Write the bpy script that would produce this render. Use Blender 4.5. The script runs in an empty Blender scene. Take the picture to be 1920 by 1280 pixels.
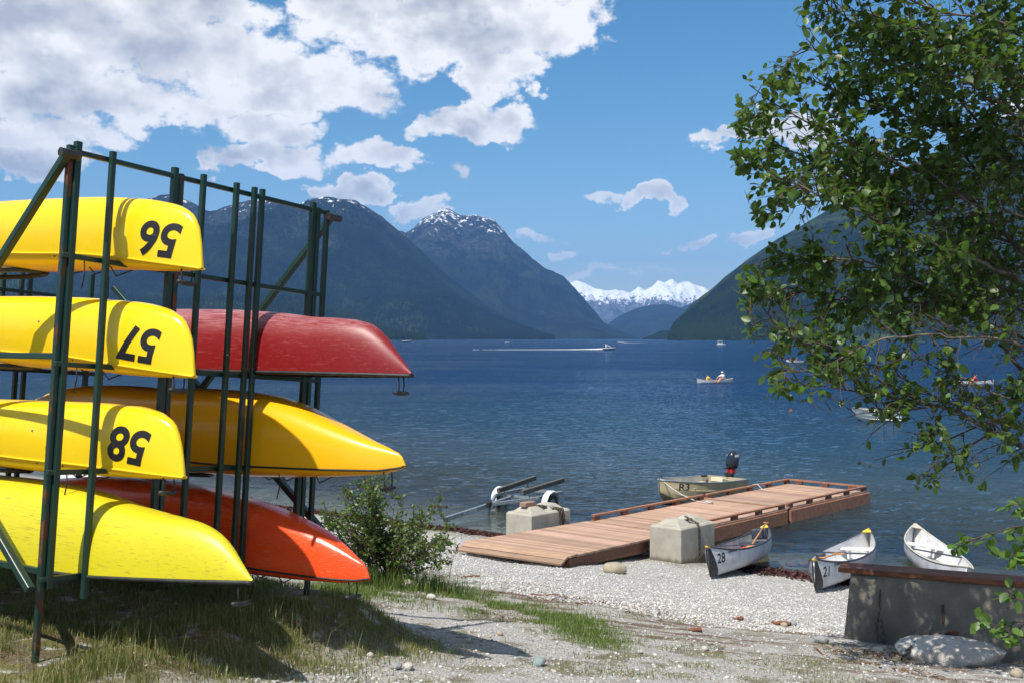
import bpy, bmesh, math, random
import numpy as np
from mathutils import Vector, Matrix
from mathutils.bvhtree import BVHTree

scene = bpy.context.scene
COL = scene.collection
R = math.radians
rng = np.random.default_rng(7)
random.seed(7)

# ------------------------------------------------------------------ camera
F = 2100.0                      # focal length in pixels of a 1920 wide frame
EYE = 4.5                       # eye above the lake surface (lake surface is z = 0)
cam_d = bpy.data.cameras.new('camera')
cam_d.sensor_width = 36.0
cam_d.lens = 36.0 * F / 1920.0
cam_d.shift_y = -6.0 / 1920.0
cam_d.clip_start = 0.1
cam_d.clip_end = 60000.0
cam = bpy.data.objects.new('camera', cam_d)
cam.location = (0, 0, EYE)
cam.rotation_euler = (R(90), 0, 0)
COL.objects.link(cam)
scene.camera = cam

# ------------------------------------------------------------------ light
SUN_AZ, SUN_EL = R(37), R(58)   # heading the light travels to (from +Y towards +X), elevation
sun_d = bpy.data.lights.new('sun', 'SUN')
sun_d.energy = 5.0
sun_d.angle = R(0.53)
sun_d.color = (1.0, 0.95, 0.87)
sun = bpy.data.objects.new('sun', sun_d)
LDIR = Vector((math.cos(SUN_EL) * math.sin(SUN_AZ), math.cos(SUN_EL) * math.cos(SUN_AZ), -math.sin(SUN_EL)))
sun.rotation_euler = LDIR.to_track_quat('-Z', 'Y').to_euler()
sun.location = (-20, -30, 60)
COL.objects.link(sun)

scene.view_settings.view_transform = 'Standard'
scene.view_settings.look = 'None'
scene.view_settings.gamma = 1.0
scene.view_settings.exposure = 0.32
scene.view_settings.use_curve_mapping = False
scene.cycles.max_bounces = 4
scene.cycles.diffuse_bounces = 2
scene.cycles.glossy_bounces = 2
scene.cycles.use_adaptive_sampling = True
scene.cycles.adaptive_threshold = 0.02
scene.cycles.transparent_max_bounces = 8
scene.cycles.volume_bounces = 0
scene.cycles.use_denoising = True
scene.cycles.caustics_reflective = False
scene.cycles.caustics_refractive = False


# ------------------------------------------------------------------ node helper
class NT:
    """Small helper to write node graphs as expressions."""
    def __init__(self, tree):
        self.t = tree
        tree.nodes.clear()

    def n(self, typ, props=None, **ins):
        nd = self.t.nodes.new(typ)
        for k, v in (props or {}).items():
            setattr(nd, k, v)
        for k, v in ins.items():
            key = int(k[1:]) if k[0] == 'i' and k[1:].isdigit() else k.replace('_', ' ')
            self.set(nd.inputs[key], v)
        return nd

    def set(self, sock, v):
        if isinstance(v, bpy.types.NodeSocket):
            self.t.links.new(v, sock)
        elif isinstance(v, (tuple, list)) and sock.type == 'RGBA' and len(v) == 3:
            sock.default_value = (*v, 1)
        else:
            sock.default_value = v

    def m(self, op, a, b=None, c=None, clamp=False):
        nd = self.t.nodes.new('ShaderNodeMath')
        nd.operation = op
        nd.use_clamp = clamp
        for i, v in enumerate((a, b, c)):
            if v is not None:
                self.set(nd.inputs[i], v)
        return nd.outputs[0]

    def ramp(self, v, lo, hi, a=0.0, b=1.0, smooth=True):
        nd = self.t.nodes.new('ShaderNodeMapRange')
        nd.interpolation_type = 'SMOOTHSTEP' if smooth else 'LINEAR'
        self.set(nd.inputs[0], v)
        for i, x in enumerate((lo, hi, a, b)):
            self.set(nd.inputs[i + 1], x)
        return nd.outputs[0]

    def mix(self, f, a, b, blend='MIX'):
        nd = self.t.nodes.new('ShaderNodeMix')
        nd.data_type = 'RGBA'
        nd.blend_type = blend
        self.set(nd.inputs[0], f)
        self.set(nd.inputs[6], a)
        self.set(nd.inputs[7], b)
        return nd.outputs[2]

    def noise(self, vec, scale, detail=5.0, rough=0.55, dist=0.0, dim='3D'):
        nd = self.n('ShaderNodeTexNoise', {'noise_dimensions': dim})
        if vec is not None:
            self.set(nd.inputs['Vector'], vec)
        nd.inputs['Scale'].default_value = scale
        nd.inputs['Detail'].default_value = detail
        nd.inputs['Roughness'].default_value = rough
        nd.inputs['Distortion'].default_value = dist
        return nd.outputs[0]

    def mapping(self, vec, scale=(1, 1, 1), loc=(0, 0, 0), rot=(0, 0, 0)):
        nd = self.n('ShaderNodeMapping')
        self.set(nd.inputs['Vector'], vec)
        nd.inputs['Scale'].default_value = scale
        nd.inputs['Location'].default_value = loc
        nd.inputs['Rotation'].default_value = rot
        return nd.outputs[0]

    def bump(self, h, strength=0.5, dist=0.01, normal=None):
        nd = self.n('ShaderNodeBump', Height=h)
        nd.inputs['Strength'].default_value = strength
        nd.inputs['Distance'].default_value = dist
        if normal is not None:
            self.set(nd.inputs['Normal'], normal)
        return nd.outputs[0]

    def out(self, surf, vol=None, world=False):
        o = self.n('ShaderNodeOutputWorld' if world else 'ShaderNodeOutputMaterial')
        if surf is not None:
            self.t.links.new(surf, o.inputs['Surface'])
        if vol is not None:
            self.t.links.new(vol, o.inputs['Volume'])


# ------------------------------------------------------------------ world: Nishita sky with cumulus
world = bpy.data.worlds.new('World')
scene.world = world
world.use_nodes = True
world.cycles.sampling_method = 'NONE'


def build_world():
    t = NT(world.node_tree)
    sky = t.n('ShaderNodeTexSky', {'sky_type': 'NISHITA', 'sun_disc': False})
    sky.sun_elevation = SUN_EL
    sky.sun_rotation = SUN_AZ + math.pi
    sky.altitude = 300.0
    sky.air_density = 1.0
    sky.dust_density = 0.25
    sky.ozone_density = 3.0
    d = t.n('ShaderNodeTexCoord').outputs['Generated']
    sep = t.n('ShaderNodeSeparateXYZ', Vector=d)
    x, y, z = sep.outputs
    az = t.m('ARCTAN2', x, y)
    el = t.m('ARCSINE', z)
    # slow domain warp gives cauliflower edges
    p0 = t.n('ShaderNodeCombineXYZ', X=az, Y=t.m('MULTIPLY', el, 1.35), Z=0.0).outputs[0]
    wn = t.n('ShaderNodeTexNoise', {'noise_dimensions': '2D'})
    t.set(wn.inputs['Vector'], p0)
    wn.inputs['Scale'].default_value = 15.0
    wn.inputs['Detail'].default_value = 6.0
    wn.inputs['Roughness'].default_value = 0.6
    fb = t.noise(p0, 11.0, 6.0, 0.6, 0.0, '2D')
    fine = t.noise(p0, 44.0, 5.0, 0.64, 0.0, '2D')
    pe = t.n('ShaderNodeCombineXYZ', X=az, Y=el, Z=0.0).outputs[0]

    def vm(op, a, b, c=None):
        nd = t.n('ShaderNodeVectorMath', {'operation': op})
        for i, v in enumerate((a, b, c)):
            if v is not None:
                t.set(nd.inputs[i], v)
        return nd

    wp = vm('MULTIPLY_ADD', wn.outputs['Color'], (.10, .06, 0), vm('ADD', pe, (-.05, -.03, 0)).outputs[0]).outputs[0]
    # cumulus: azimuth, elevation, half width, half height (degrees), weight
    tot = None
    for (a, e, ra, re, w) in CLOUDS:
        q = vm('MULTIPLY_ADD', wp, (1 / R(ra), 1 / R(re), 0), (-a / ra, -e / re, 0)).outputs[0]
        b = t.m('MULTIPLY_ADD', vm('DOT_PRODUCT', q, q).outputs['Value'], -w, w)
        tot = b if tot is None else t.m('MAXIMUM', tot, b)
    # the same broken cumulus field goes on all round and overhead
    away = t.ramp(t.m('ABSOLUTE', az), R(32), R(48))
    over = t.ramp(el, R(21), R(30))
    field = t.m('MULTIPLY', t.ramp(t.noise(p0, 2.6, 2.0, 0.5, 0, '2D'), 0.46, 0.66), 0.9)
    field = t.m('MULTIPLY', field, t.m('MAXIMUM', away, over))
    field = t.m('MULTIPLY', field, t.ramp(el, R(1), R(6)))
    tot = t.m('MAXIMUM', t.m('MAXIMUM', tot, field), 0.0)
    dens = t.m('MULTIPLY_ADD', fb, 0.9, t.m('SUBTRACT', tot, 0.48))
    dens = t.m('ADD', dens, t.m('MULTIPLY', t.m('SUBTRACT', fine, 0.5), 0.7))
    alpha = t.ramp(dens, 0.1, 0.52)
    alpha = t.m('MULTIPLY', alpha, t.ramp(tot, 0.0, 0.3))
    # thick parts go grey underneath, thin sunlit rims stay white
    thick = t.ramp(dens, 0.3, 1.0)
    fb2 = t.noise(t.mapping(p0, loc=(0.004, 0.022, 0)), 11.0, 4.0, 0.55, 0.0, '2D')
    relief = t.m('MULTIPLY', t.m('SUBTRACT', fb2, fb), 3.2)
    big = t.noise(p0, 4.5, 2.0, 0.5, 0.0, '2D')
    shade = t.m('ADD', t.m('MULTIPLY', thick, 0.62), t.m('MULTIPLY', t.m('SUBTRACT', big, 0.5), 1.3))
    shade = t.m('ADD', t.m('ADD', shade, t.m('MULTIPLY', t.m('SUBTRACT', fine, .5), -.45)), relief, clamp=True)
    ccol = t.mix(shade, (12.8, 12.6, 12.3), (6.0, 6.3, 6.9))
    # low clouds are farther away and take on some of the blue air
    far = t.ramp(el, R(1), R(11), 0.62, 1.0)
    alpha = t.m('MULTIPLY', alpha, t.m('MULTIPLY', far, 0.96))
    skyc = t.n('ShaderNodeHueSaturation', Hue=0.490, Saturation=1.28, Value=1.32, Fac=1.0, Color=sky.outputs[0]).outputs[0]
    c = t.mix(alpha, skyc, ccol)
    bg = t.n('ShaderNodeBackground', Color=c, Strength=0.074)
    t.out(bg.outputs[0], world=True)


def dg(px, py, rx, ry, w=1.0):
    a = math.degrees(math.atan2(px - 960, F))
    e = math.degrees(math.atan2((634 - py), math.hypot(F, px - 960)))
    k = math.degrees(1.0 / F)
    return (a, e, rx * k, ry * k, w)


CLOUDS = [dg(60, 60, 320, 140, .88), dg(330, 105, 270, 95, .84), dg(560, 160, 190, 72, .95), dg(330, 15, 210, 60, .8), dg(200, 190, 330, 50, .78), dg(760, 45, 270, 95, 1.1), dg(640, 10, 160, 60, .9), dg(900, 40, 200, 100, 1.0), dg(1040, 55, 130, 75, 0.9), dg(930, 130, 90, 60, .9),
          dg(890, 222, 125, 52, 1.0), dg(800, 240, 60, 25, .7), dg(520, 300, 150, 40, 1.0), dg(720, 302, 110, 38, 1.0),
          dg(520, 245, 140, 40, .75), dg(40, 240, 190, 46, .72), dg(30, 298, 150, 40, 1.0), dg(655, 368, 62, 32, 1.0),
          dg(770, 388, 66, 22, .8), dg(1205, 370, 62, 26, .85), dg(1105, 374, 60, 17, .65), dg(1370, 255, 70, 24, .8),
          dg(1490, 240, 110, 42, .95), dg(1025, 474, 46, 18, .9), dg(1412, 448, 46, 24, .9), dg(990, 444, 80, 16, .5),
          dg(1003, 176, 22, 24, .6), dg(870, 337, 40, 18, .55), dg(384, 298, 26, 20, .7), dg(1320, 460, 34, 12, .6),
          dg(1280, 474, 24, 10, .5), dg(1220, 520, 150, 16, .42), dg(1100, 515, 80, 12, .4), dg(1900, 200, 60, 22, .9)]
build_world()


# ------------------------------------------------------------------ mesh helpers
def tag(o, label=None, cat=None, group=None, kind=None):
    for k, v in (('label', label), ('category', cat), ('group', group), ('kind', kind)):
        if v:
            o[k] = v
    return o


def link(name, me, parent=None, matrix=None):
    o = bpy.data.objects.new(name, me)
    COL.objects.link(o)
    if parent is not None:
        o.parent = parent
    if matrix is not None:
        o.matrix_basis = matrix
    return o


def empty(name, loc=(0, 0, 0), rz=0.0, matrix=None):
    o = bpy.data.objects.new(name, None)
    o.empty_display_size = 0.2
    COL.objects.link(o)
    if matrix is not None:
        o.matrix_basis = matrix
    else:
        o.location = loc
        o.rotation_euler = (0, 0, rz)
    return o


def np_mesh(name, V, Fc, mat, smooth=False):
    """V (n,3) array, Fc (m,k) array of equal-sized faces -> mesh (fast)."""
    V = np.ascontiguousarray(V, dtype=np.float32)
    Fc = np.ascontiguousarray(Fc, dtype=np.int32)
    me = bpy.data.meshes.new(name)
    m, k = Fc.shape
    me.vertices.add(len(V))
    me.vertices.foreach_set('co', V.ravel())
    me.loops.add(m * k)
    me.loops.foreach_set('vertex_index', Fc.ravel())
    me.polygons.add(m)
    me.polygons.foreach_set('loop_start', np.arange(0, m * k, k, dtype=np.int32))
    if smooth:
        me.polygons.foreach_set('use_smooth', np.ones(m, dtype=bool))
    me.update(calc_edges=True)
    me.validate()
    if mat:
        me.materials.append(mat)
    return me


class MB:
    """Collects boxes, beams, tubes and lofts, then links them as one mesh object."""
    def __init__(self):
        self.v, self.f = [], []

    def add(self, vs, fs):
        b = len(self.v)
        self.v += [tuple(p) for p in vs]
        self.f += [tuple(i + b for i in f) for f in fs]
        return self

    def box(self, c, half, ax=None):
        c = Vector(c)
        ax = ax or (Vector((1, 0, 0)), Vector((0, 1, 0)), Vector((0, 0, 1)))
        vs = [c + ax[0] * half[0] * i + ax[1] * half[1] * j + ax[2] * half[2] * k
              for i in (-1, 1) for j in (-1, 1) for k in (-1, 1)]
        return self.add(vs, [(0, 1, 3, 2), (4, 6, 7, 5), (0, 4, 5, 1), (2, 3, 7, 6), (0, 2, 6, 4), (1, 5, 7, 3)])

    def beam(self, a, b, w, h=None, up=(0, 0, 1)):
        """Square tube from a to b: w across, h along 'up'."""
        a, b = Vector(a), Vector(b)
        x = (b - a).normalized()
        y = Vector(up).cross(x)
        if y.length < 1e-4:
            y = Vector((0, 1, 0)).cross(x)
        y.normalize()
        z = x.cross(y)
        return self.box((a + b) / 2, ((b - a).length / 2, w / 2, (h or w) / 2), (x, y, z))

    def tube(self, pts, rad, n=8, cap=True):
        pts = [Vector(p) for p in pts]
        rads = rad if isinstance(rad, (list, tuple)) else [rad] * len(pts)
        vs, fs = [], []
        prev = None
        for i, p in enumerate(pts):
            t = (pts[min(i + 1, len(pts) - 1)] - pts[max(i - 1, 0)]).normalized()
            if prev is None:
                prev = t.orthogonal().normalized()
            nrm = (prev - t * prev.dot(t))
            nrm = nrm.normalized() if nrm.length > 1e-6 else t.orthogonal().normalized()
            prev = nrm
            bi = t.cross(nrm)
            for k in range(n):
                a = 2 * math.pi * k / n
                vs.append(p + (nrm * math.cos(a) + bi * math.sin(a)) * rads[i])
        for i in range(len(pts) - 1):
            for k in range(n):
                k2 = (k + 1) % n
                fs.append((i * n + k, i * n + k2, (i + 1) * n + k2, (i + 1) * n + k))
        if cap:
            fs.append(tuple(range(n))[::-1])
            fs.append(tuple((len(pts) - 1) * n + k for k in range(n)))
        return self.add(vs, fs)

    def loft(self, rings, closed=False, cap=False):
        n = len(rings[0])
        vs = [p for r in rings for p in r]
        fs = []
        for i in range(len(rings) - 1):
            for k in range(n if closed else n - 1):
                k2 = (k + 1) % n
                fs.append((i * n + k, i * n + k2, (i + 1) * n + k2, (i + 1) * n + k))
        if cap:
            fs.append(tuple(range(n))[::-1])
            fs.append(tuple((len(rings) - 1) * n + k for k in range(n)))
        return self.add(vs, fs)

    def build(self, name, mat, parent=None, smooth=False, bevel=0.0, matrix=None):
        me = bpy.data.meshes.new(name)
        me.from_pydata(self.v, [], self.f)
        bm = bmesh.new()
        bm.from_mesh(me)
        bmesh.ops.recalc_face_normals(bm, faces=bm.faces)
        if bevel:
            bmesh.ops.bevel(bm, geom=[e for e in bm.edges if e.calc_face_angle(0) > 0.6], offset=bevel, segments=1, affect='EDGES')
        bm.to_mesh(me)
        bm.free()
        if smooth:
            for p in me.polygons:
                p.use_smooth = True
        me.materials.append(mat)
        return link(name, me, parent, matrix)


def copy_tree(o, parent=None):
    c = o.copy()
    COL.objects.link(c)
    c.parent = parent
    for ch in list(o.children):
        copy_tree(ch, c)
    return c


# ------------------------------------------------------------------ materials
def mat(name, c1, c2=None, scale=8.0, rough=0.5, metal=0.0, bump=0.0, bscale=60.0, contrast=(0.35, 0.65),
        stretch=(1, 1, 1), spec=0.5, vary=0.0, coat=0.0, bdist=0.01):
    m = bpy.data.materials.new(name)
    m.use_nodes = True
    t = NT(m.node_tree)
    obj = t.n('ShaderNodeTexCoord').outputs['Object']
    v = t.mapping(obj, scale=stretch)
    col = c1 if c2 is None else t.mix(t.ramp(t.noise(v, scale, 6, 0.6), *contrast), c1, c2)
    if vary:
        r = t.n('ShaderNodeObjectInfo').outputs['Random']
        col = t.n('ShaderNodeHueSaturation', Hue=t.ramp(r, 0, 1, 0.5 - vary * .04, 0.5 + vary * .04, False), Saturation=t.ramp(r, 0, 1, 1 - vary * .3, 1 + vary * .2, False),
                  Value=t.ramp(t.m('FRACT', t.m('MULTIPLY', r, 7.31)), 0, 1, 1 - vary, 1 + vary, False), Fac=1.0, Color=col).outputs[0]
    p = t.n('ShaderNodeBsdfPrincipled', Base_Color=col, Roughness=rough, Metallic=metal)
    p.inputs['Specular IOR Level'].default_value = spec
    p.inputs['Coat Weight'].default_value = coat
    if bump:
        t.set(p.inputs['Normal'], t.bump(t.noise(v, bscale, 5, 0.6), bump, bdist))
    t.out(p.outputs[0])
    return m


def mat_paint_rust(name='rack_paint', r0=.62):
    m = bpy.data.materials.new(name)
    m.use_nodes = True
    t = NT(m.node_tree)
    g = t.n('ShaderNodeTexCoord').outputs['Object']
    green = t.mix(t.noise(g, 3.0, 4), (0.004, 0.022, 0.017), (0.008, 0.042, 0.030))
    rn = t.noise(t.mapping(g, scale=(1, 1, .45)), 7.0, 8, 0.65)
    rust = t.mix(t.noise(g, 60, 4), (0.075, 0.026, 0.014), (0.16, 0.055, 0.025))
    rf = t.ramp(rn, r0, r0 + .06)
    pf = t.ramp(t.noise(g, 9.0, 6, 0.6), 0.735, 0.75)
    col = t.mix(rf, green, rust)
    col = t.mix(pf, col, (0.45, 0.42, 0.34))
    p = t.n('ShaderNodeBsdfPrincipled', Base_Color=col, Roughness=t.m('MULTIPLY_ADD', rf, 0.4, 0.38))
    t.set(p.inputs['Normal'], t.bump(t.m('ADD', rf, t.noise(g, 90, 3)), 0.25, 0.003))
    t.out(p.outputs[0])
    return m


def mat_hull(name, c, c_wear, wear=0.0, scratch=0.4, rough=0.28, weartop=None):
    """Moulded plastic: fine long scratches, scuffed towards the keel where it has been dragged."""
    m = bpy.data.materials.new(name)
    m.use_nodes = True
    t = NT(m.node_tree)
    g = t.n('ShaderNodeTexCoord').outputs['Object']
    s1 = t.noise(t.mapping(g, scale=(.45, 8, 13), rot=(0.1, 0.10, 0)), 7, 6, 0.7, 0.4)
    s2 = t.noise(t.mapping(g, scale=(.8, 11, 20), rot=(-.2, -0.3, 0.2)), 6, 7, 0.7, 0.6)
    s3 = t.noise(t.mapping(g, scale=(9, 9, 3), rot=(0.5, 0.8, 0.2)), 7, 7, 0.7, 0.8)
    sc = t.m('MAXIMUM', t.ramp(s1, .58, .64), t.m('MAXIMUM', t.ramp(s2, .585, .64), t.ramp(s3, .64, .68)))
    sc = t.m('MULTIPLY', sc, scratch)
    base = t.mix(t.noise(g, 2.2, 4), c, tuple(min(1, k * 1.08) for k in c))
    col = t.mix(sc, base, c_wear)
    if weartop is not None:
        z = t.n('ShaderNodeSeparateXYZ', Vector=g).outputs[2]
        w = t.m('MULTIPLY', t.ramp(z, weartop[0], weartop[1]), t.ramp(t.m('ADD', s1, t.m('MULTIPLY', s2, .6)), .62, .98))
        col = t.mix(t.m('MULTIPLY', w, wear), col, weartop[2])
    p = t.n('ShaderNodeBsdfPrincipled', Base_Color=col, Roughness=t.m('ADD', rough, t.m('MULTIPLY', sc, .3)))
    t.set(p.inputs['Normal'], t.bump(t.m('ADD', t.noise(g, 5, 3), t.m('MULTIPLY', sc, -.25)), 0.12, 0.012))
    t.out(p.outputs[0])
    return m


def mat_leaf(name, ca, cb, trans=0.35, island=True):
    m = bpy.data.materials.new(name)
    m.use_nodes = True
    t = NT(m.node_tree)
    r = t.n('ShaderNodeNewGeometry').outputs['Random Per Island'] if island else t.n('ShaderNodeObjectInfo').outputs['Random']
    col = t.mix(r, ca, cb)
    col = t.n('ShaderNodeHueSaturation', Hue=0.5, Saturation=1.0, Value=t.ramp(t.m('FRACT', t.m('MULTIPLY', r, 13.7)), 0, 1, .7, 1.3, False), Fac=1.0, Color=col).outputs[0]
    p = t.n('ShaderNodeBsdfPrincipled', Base_Color=col, Roughness=0.42)
    if not trans:
        t.out(p.outputs[0])
        return m
    tr = t.n('ShaderNodeBsdfTranslucent', Color=t.mix(0.5, col, (0.22, 0.36, 0.03)))
    mx = t.n('ShaderNodeMixShader', i0=trans, i1=p.outputs[0], i2=tr.outputs[0])
    t.out(mx.outputs[0])
    return m


M = {
    'rack': mat_paint_rust(),
    'rack_rusty': mat_paint_rust('rack_paint_rusty', .50),
    'kayak_yellow': mat_hull('kayak_yellow', (0.88, 0.59, 0.010), (0.5, 0.33, 0.04), scratch=.06, rough=.22),
    'kayak_deck': mat_hull('kayak_deck', (0.83, 0.5, 0.012), (0.5, 0.33, 0.04), scratch=.1, rough=.3),
    'canoe_yellow': mat_hull('canoe_yellow', (0.60, 0.52, 0.012), (0.24, 0.20, 0.03), scratch=.6, rough=.42),
    'canoe_red': mat_hull('canoe_red', (0.19, 0.003, 0.005), (0.45, 0.13, 0.12), wear=.9, scratch=.25, rough=.42, weartop=(1.7, 1.96, (.5, .26, .26))),
    'kayak_amber': mat_hull('kayak_amber', (0.84, 0.42, 0.008), (0.55, 0.3, 0.05), scratch=.15, rough=.25),
    'kayak_orange': mat_hull('kayak_orange', (0.84, 0.075, 0.015), (0.75, 0.3, 0.15), wear=.5, scratch=.3, rough=.25, weartop=(.25, .55, (.75, .25, .12))),
    'black_trim': mat('black_trim', (0.012, 0.012, 0.014), (0.03, 0.03, 0.03), 20, .5),
    'black_print': mat('black_print', (0.01, 0.01, 0.011), rough=.45),
    'white_print': mat('white_print', (0.75, 0.76, 0.78), rough=.5),
    'cord': mat('cord', (0.02, 0.02, 0.022), rough=.8),
    'steel': mat('steel', (0.5, 0.5, 0.5), (0.35, 0.34, 0.33), 20, .35, .9),
    'wood': mat('wood', (0.46, 0.295, 0.205), (0.33, 0.205, 0.14), 5, .8, stretch=(.6, 6, 6), bump=.3, bscale=30, vary=.27),
    'wood_fascia': mat('wood_fascia', (0.36, 0.165, 0.09), (0.24, 0.11, 0.065), 3, .7, stretch=(.6, 4, 3), bump=.25, bscale=25, vary=.12),
    'wood_dark': mat('wood_dark', (0.20, 0.075, 0.04), (0.11, 0.05, 0.03), 4, .75, stretch=(.8, 5, 5), bump=.25, bscale=25),
    'timber_cap': mat('timber_cap', (0.22, 0.075, 0.028), (0.11, 0.042, 0.02), 3, .7, stretch=(.6, 6, 6), bump=.3, bscale=30),
    'plank_grey': mat('plank_grey', (0.07, 0.065, 0.058), (0.12, 0.11, 0.095), 6, .85, stretch=(.5, 6, 6), bump=.3),
    'galv': mat('galv', (0.36, 0.41, 0.43), (0.26, 0.3, 0.32), 14, .45, .5),
    'plastic_white': mat('plastic_white', (0.78, 0.79, 0.8), (0.66, 0.67, 0.69), 5, .35),
    'hull_white': mat('hull_white', (0.60, 0.61, 0.64), (0.42, 0.42, 0.43), 4, .4, contrast=(.4, .75), bump=.1, bscale=6, bdist=.02),
    'inner_white': mat('inner_white', (0.72, 0.72, 0.72), (0.5, 0.49, 0.46), 5, .5, contrast=(.5, .75)),
    'inner_grey': mat('inner_grey', (0.42, 0.43, 0.44), (0.3, 0.3, 0.3), 5, .55),
    'gunwale_cream': mat('gunwale_cream', (0.62, 0.57, 0.48), (0.5, 0.45, 0.36), 8, .5),
    'yellow_plate': mat('yellow_plate', (0.82, 0.58, 0.05), (0.7, 0.46, 0.03), 8, .4),
    'seat_navy': mat('seat_navy', (0.025, 0.03, 0.05), (0.05, 0.055, 0.08), 12, .6),
    'boat_beige': mat('boat_beige', (0.52, 0.44, 0.27), (0.4, 0.33, 0.2), 3, .45, bump=.1, bscale=5, bdist=.02),
    'boat_inner': mat('boat_inner', (0.5, 0.48, 0.4), (0.4, 0.38, 0.32), 4, .5),
    'cushion': mat('cushion', (0.68, 0.6, 0.42), (0.6, 0.52, 0.36), 9, .6),
    'motor_navy': mat('motor_navy', (0.012, 0.016, 0.028), rough=.18, coat=.5),
    'motor_red': mat('motor_red', (0.5, 0.02, 0.02), rough=.35),
    'rope': mat('rope', (0.62, 0.6, 0.56), (0.45, 0.43, 0.4), 60, .85),
    'chain': mat('chain', (0.20, 0.19, 0.18), (0.09, 0.065, 0.05), 30, .5, .6),
    'chain_dark': mat('chain_dark', (0.04, 0.038, 0.035), (0.09, 0.06, 0.04), 30, .6, .4),
    'red_plastic': mat('red_plastic', (0.6, 0.03, 0.02), rough=.4),
    'rubber': mat('rubber', (0.02, 0.02, 0.02), rough=.7),
    'skin': mat('skin', (0.55, 0.31, 0.22), rough=.5),
    'hair': mat('hair', (0.03, 0.018, 0.012), rough=.6),
    'cloth_yellow': mat('cloth_yellow', (0.85, 0.55, 0.06), rough=.8),
    'cloth_white': mat('cloth_white', (0.78, 0.76, 0.76), rough=.8),
    'cloth_red': mat('cloth_red', (0.5, 0.03, 0.04), rough=.8),
    'cloth_dark': mat('cloth_dark', (0.04, 0.04, 0.06), rough=.8),
    'paddle_wood': mat('paddle_wood', (0.6, 0.28, 0.1), (0.45, 0.2, 0.07), 6, .5),
    'bark': mat('bark', (0.17, 0.145, 0.12), (0.045, 0.036, 0.028), 9, .85, bump=.5, bscale=25, stretch=(1, 1, 1)),
    'twig': mat('twig', (0.10, 0.062, 0.042), (0.05, 0.033, 0.024), 12, .8),
    'leaf': mat_leaf('leaf', (0.026, 0.066, 0.012), (0.075, 0.14, 0.02), .35),
    'leaf_single': mat_leaf('leaf_single', (0.04, 0.09, 0.015), (0.12, 0.2, 0.03), .35, island=False),
    'leaf_bright': mat_leaf('leaf_bright', (0.065, 0.14, 0.022), (0.11, 0.19, 0.03), .35, island=False),
    'leaf_bush': mat_leaf('leaf_bush', (0.04, 0.085, 0.016), (0.13, 0.19, 0.035), .3),
    'grass': mat_leaf('grass', (0.085, 0.15, 0.025), (0.31, 0.25, 0.10), .3),
    'grass_green': mat_leaf('grass_green', (0.075, 0.16, 0.024), (0.20, 0.22, 0.06), .3),
}


def mat_concrete(name, ca, cb, stain=(0.09, 0.085, 0.05), low=0.0):
    m = bpy.data.materials.new(name)
    m.use_nodes = True
    t = NT(m.node_tree)
    g = t.n('ShaderNodeTexCoord').outputs['Object']
    col = t.mix(t.ramp(t.noise(g, 3.2, 7, .6), .3, .7), ca, cb)
    agg = t.n('ShaderNodeTexVoronoi', Vector=g, Scale=70.0)
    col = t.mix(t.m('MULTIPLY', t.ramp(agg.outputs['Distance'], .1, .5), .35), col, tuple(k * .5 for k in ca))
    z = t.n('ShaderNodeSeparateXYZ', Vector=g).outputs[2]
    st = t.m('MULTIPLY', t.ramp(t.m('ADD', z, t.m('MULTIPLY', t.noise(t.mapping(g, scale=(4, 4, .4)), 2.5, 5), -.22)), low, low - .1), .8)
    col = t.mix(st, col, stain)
    drip = t.ramp(t.noise(t.mapping(g, scale=(7, 7, .5)), 1.6, 5), .55, .75)
    col = t.mix(t.m('MULTIPLY', drip, .35), col, tuple(k * .55 for k in ca))
    p = t.n('ShaderNodeBsdfPrincipled', Base_Color=col, Roughness=.9)
    t.set(p.inputs['Normal'], t.bump(t.m('ADD', agg.outputs['Distance'], t.noise(g, 25, 6)), .5, .008))
    t.out(p.outputs[0])
    return m


M['concrete'] = mat_concrete('concrete', (0.50, 0.47, 0.39), (0.36, 0.335, 0.275))
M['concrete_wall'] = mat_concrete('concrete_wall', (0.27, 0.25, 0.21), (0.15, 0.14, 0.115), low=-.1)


def mat_rock(name, ca, cb, cc):
    m = bpy.data.materials.new(name)
    m.use_nodes = True
    t = NT(m.node_tree)
    g = t.n('ShaderNodeTexCoord').outputs['Object']
    n1 = t.noise(g, 3.5, 8, .65, .4)
    col = t.mix(t.ramp(n1, .35, .65), ca, cb)
    col = t.mix(t.ramp(t.noise(g, 8, 6, .65), .6, .72), col, cc)
    sp = t.noise(g, 90, 3)
    col = t.mix(t.ramp(sp, .55, .7), col, tuple(k * .55 for k in ca))
    p = t.n('ShaderNodeBsdfPrincipled', Base_Color=col, Roughness=.85)
    t.set(p.inputs['Normal'], t.bump(t.m('ADD', t.m('MULTIPLY', n1, 2.0), sp), .6, .02))
    t.out(p.outputs[0])
    return m


M['rock_pale'] = mat_rock('rock_pale', (0.56, 0.53, 0.48), (0.42, 0.39, 0.35), (0.30, 0.21, 0.14))
M['rock_tan'] = mat_rock('rock_tan', (0.42, 0.36, 0.27), (0.33, 0.28, 0.2), (0.25, 0.19, 0.12))
M['rock_grey'] = mat_rock('rock_grey', (0.33, 0.34, 0.34), (0.24, 0.25, 0.25), (0.2, 0.18, 0.15))
M['rock_blue'] = mat_rock('rock_blue', (0.26, 0.33, 0.33), (0.2, 0.25, 0.25), (0.22, 0.2, 0.17))

# ------------------------------------------------------------------ numpy noise
_perm = rng.permutation(512)
_val = rng.random(512)


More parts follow.
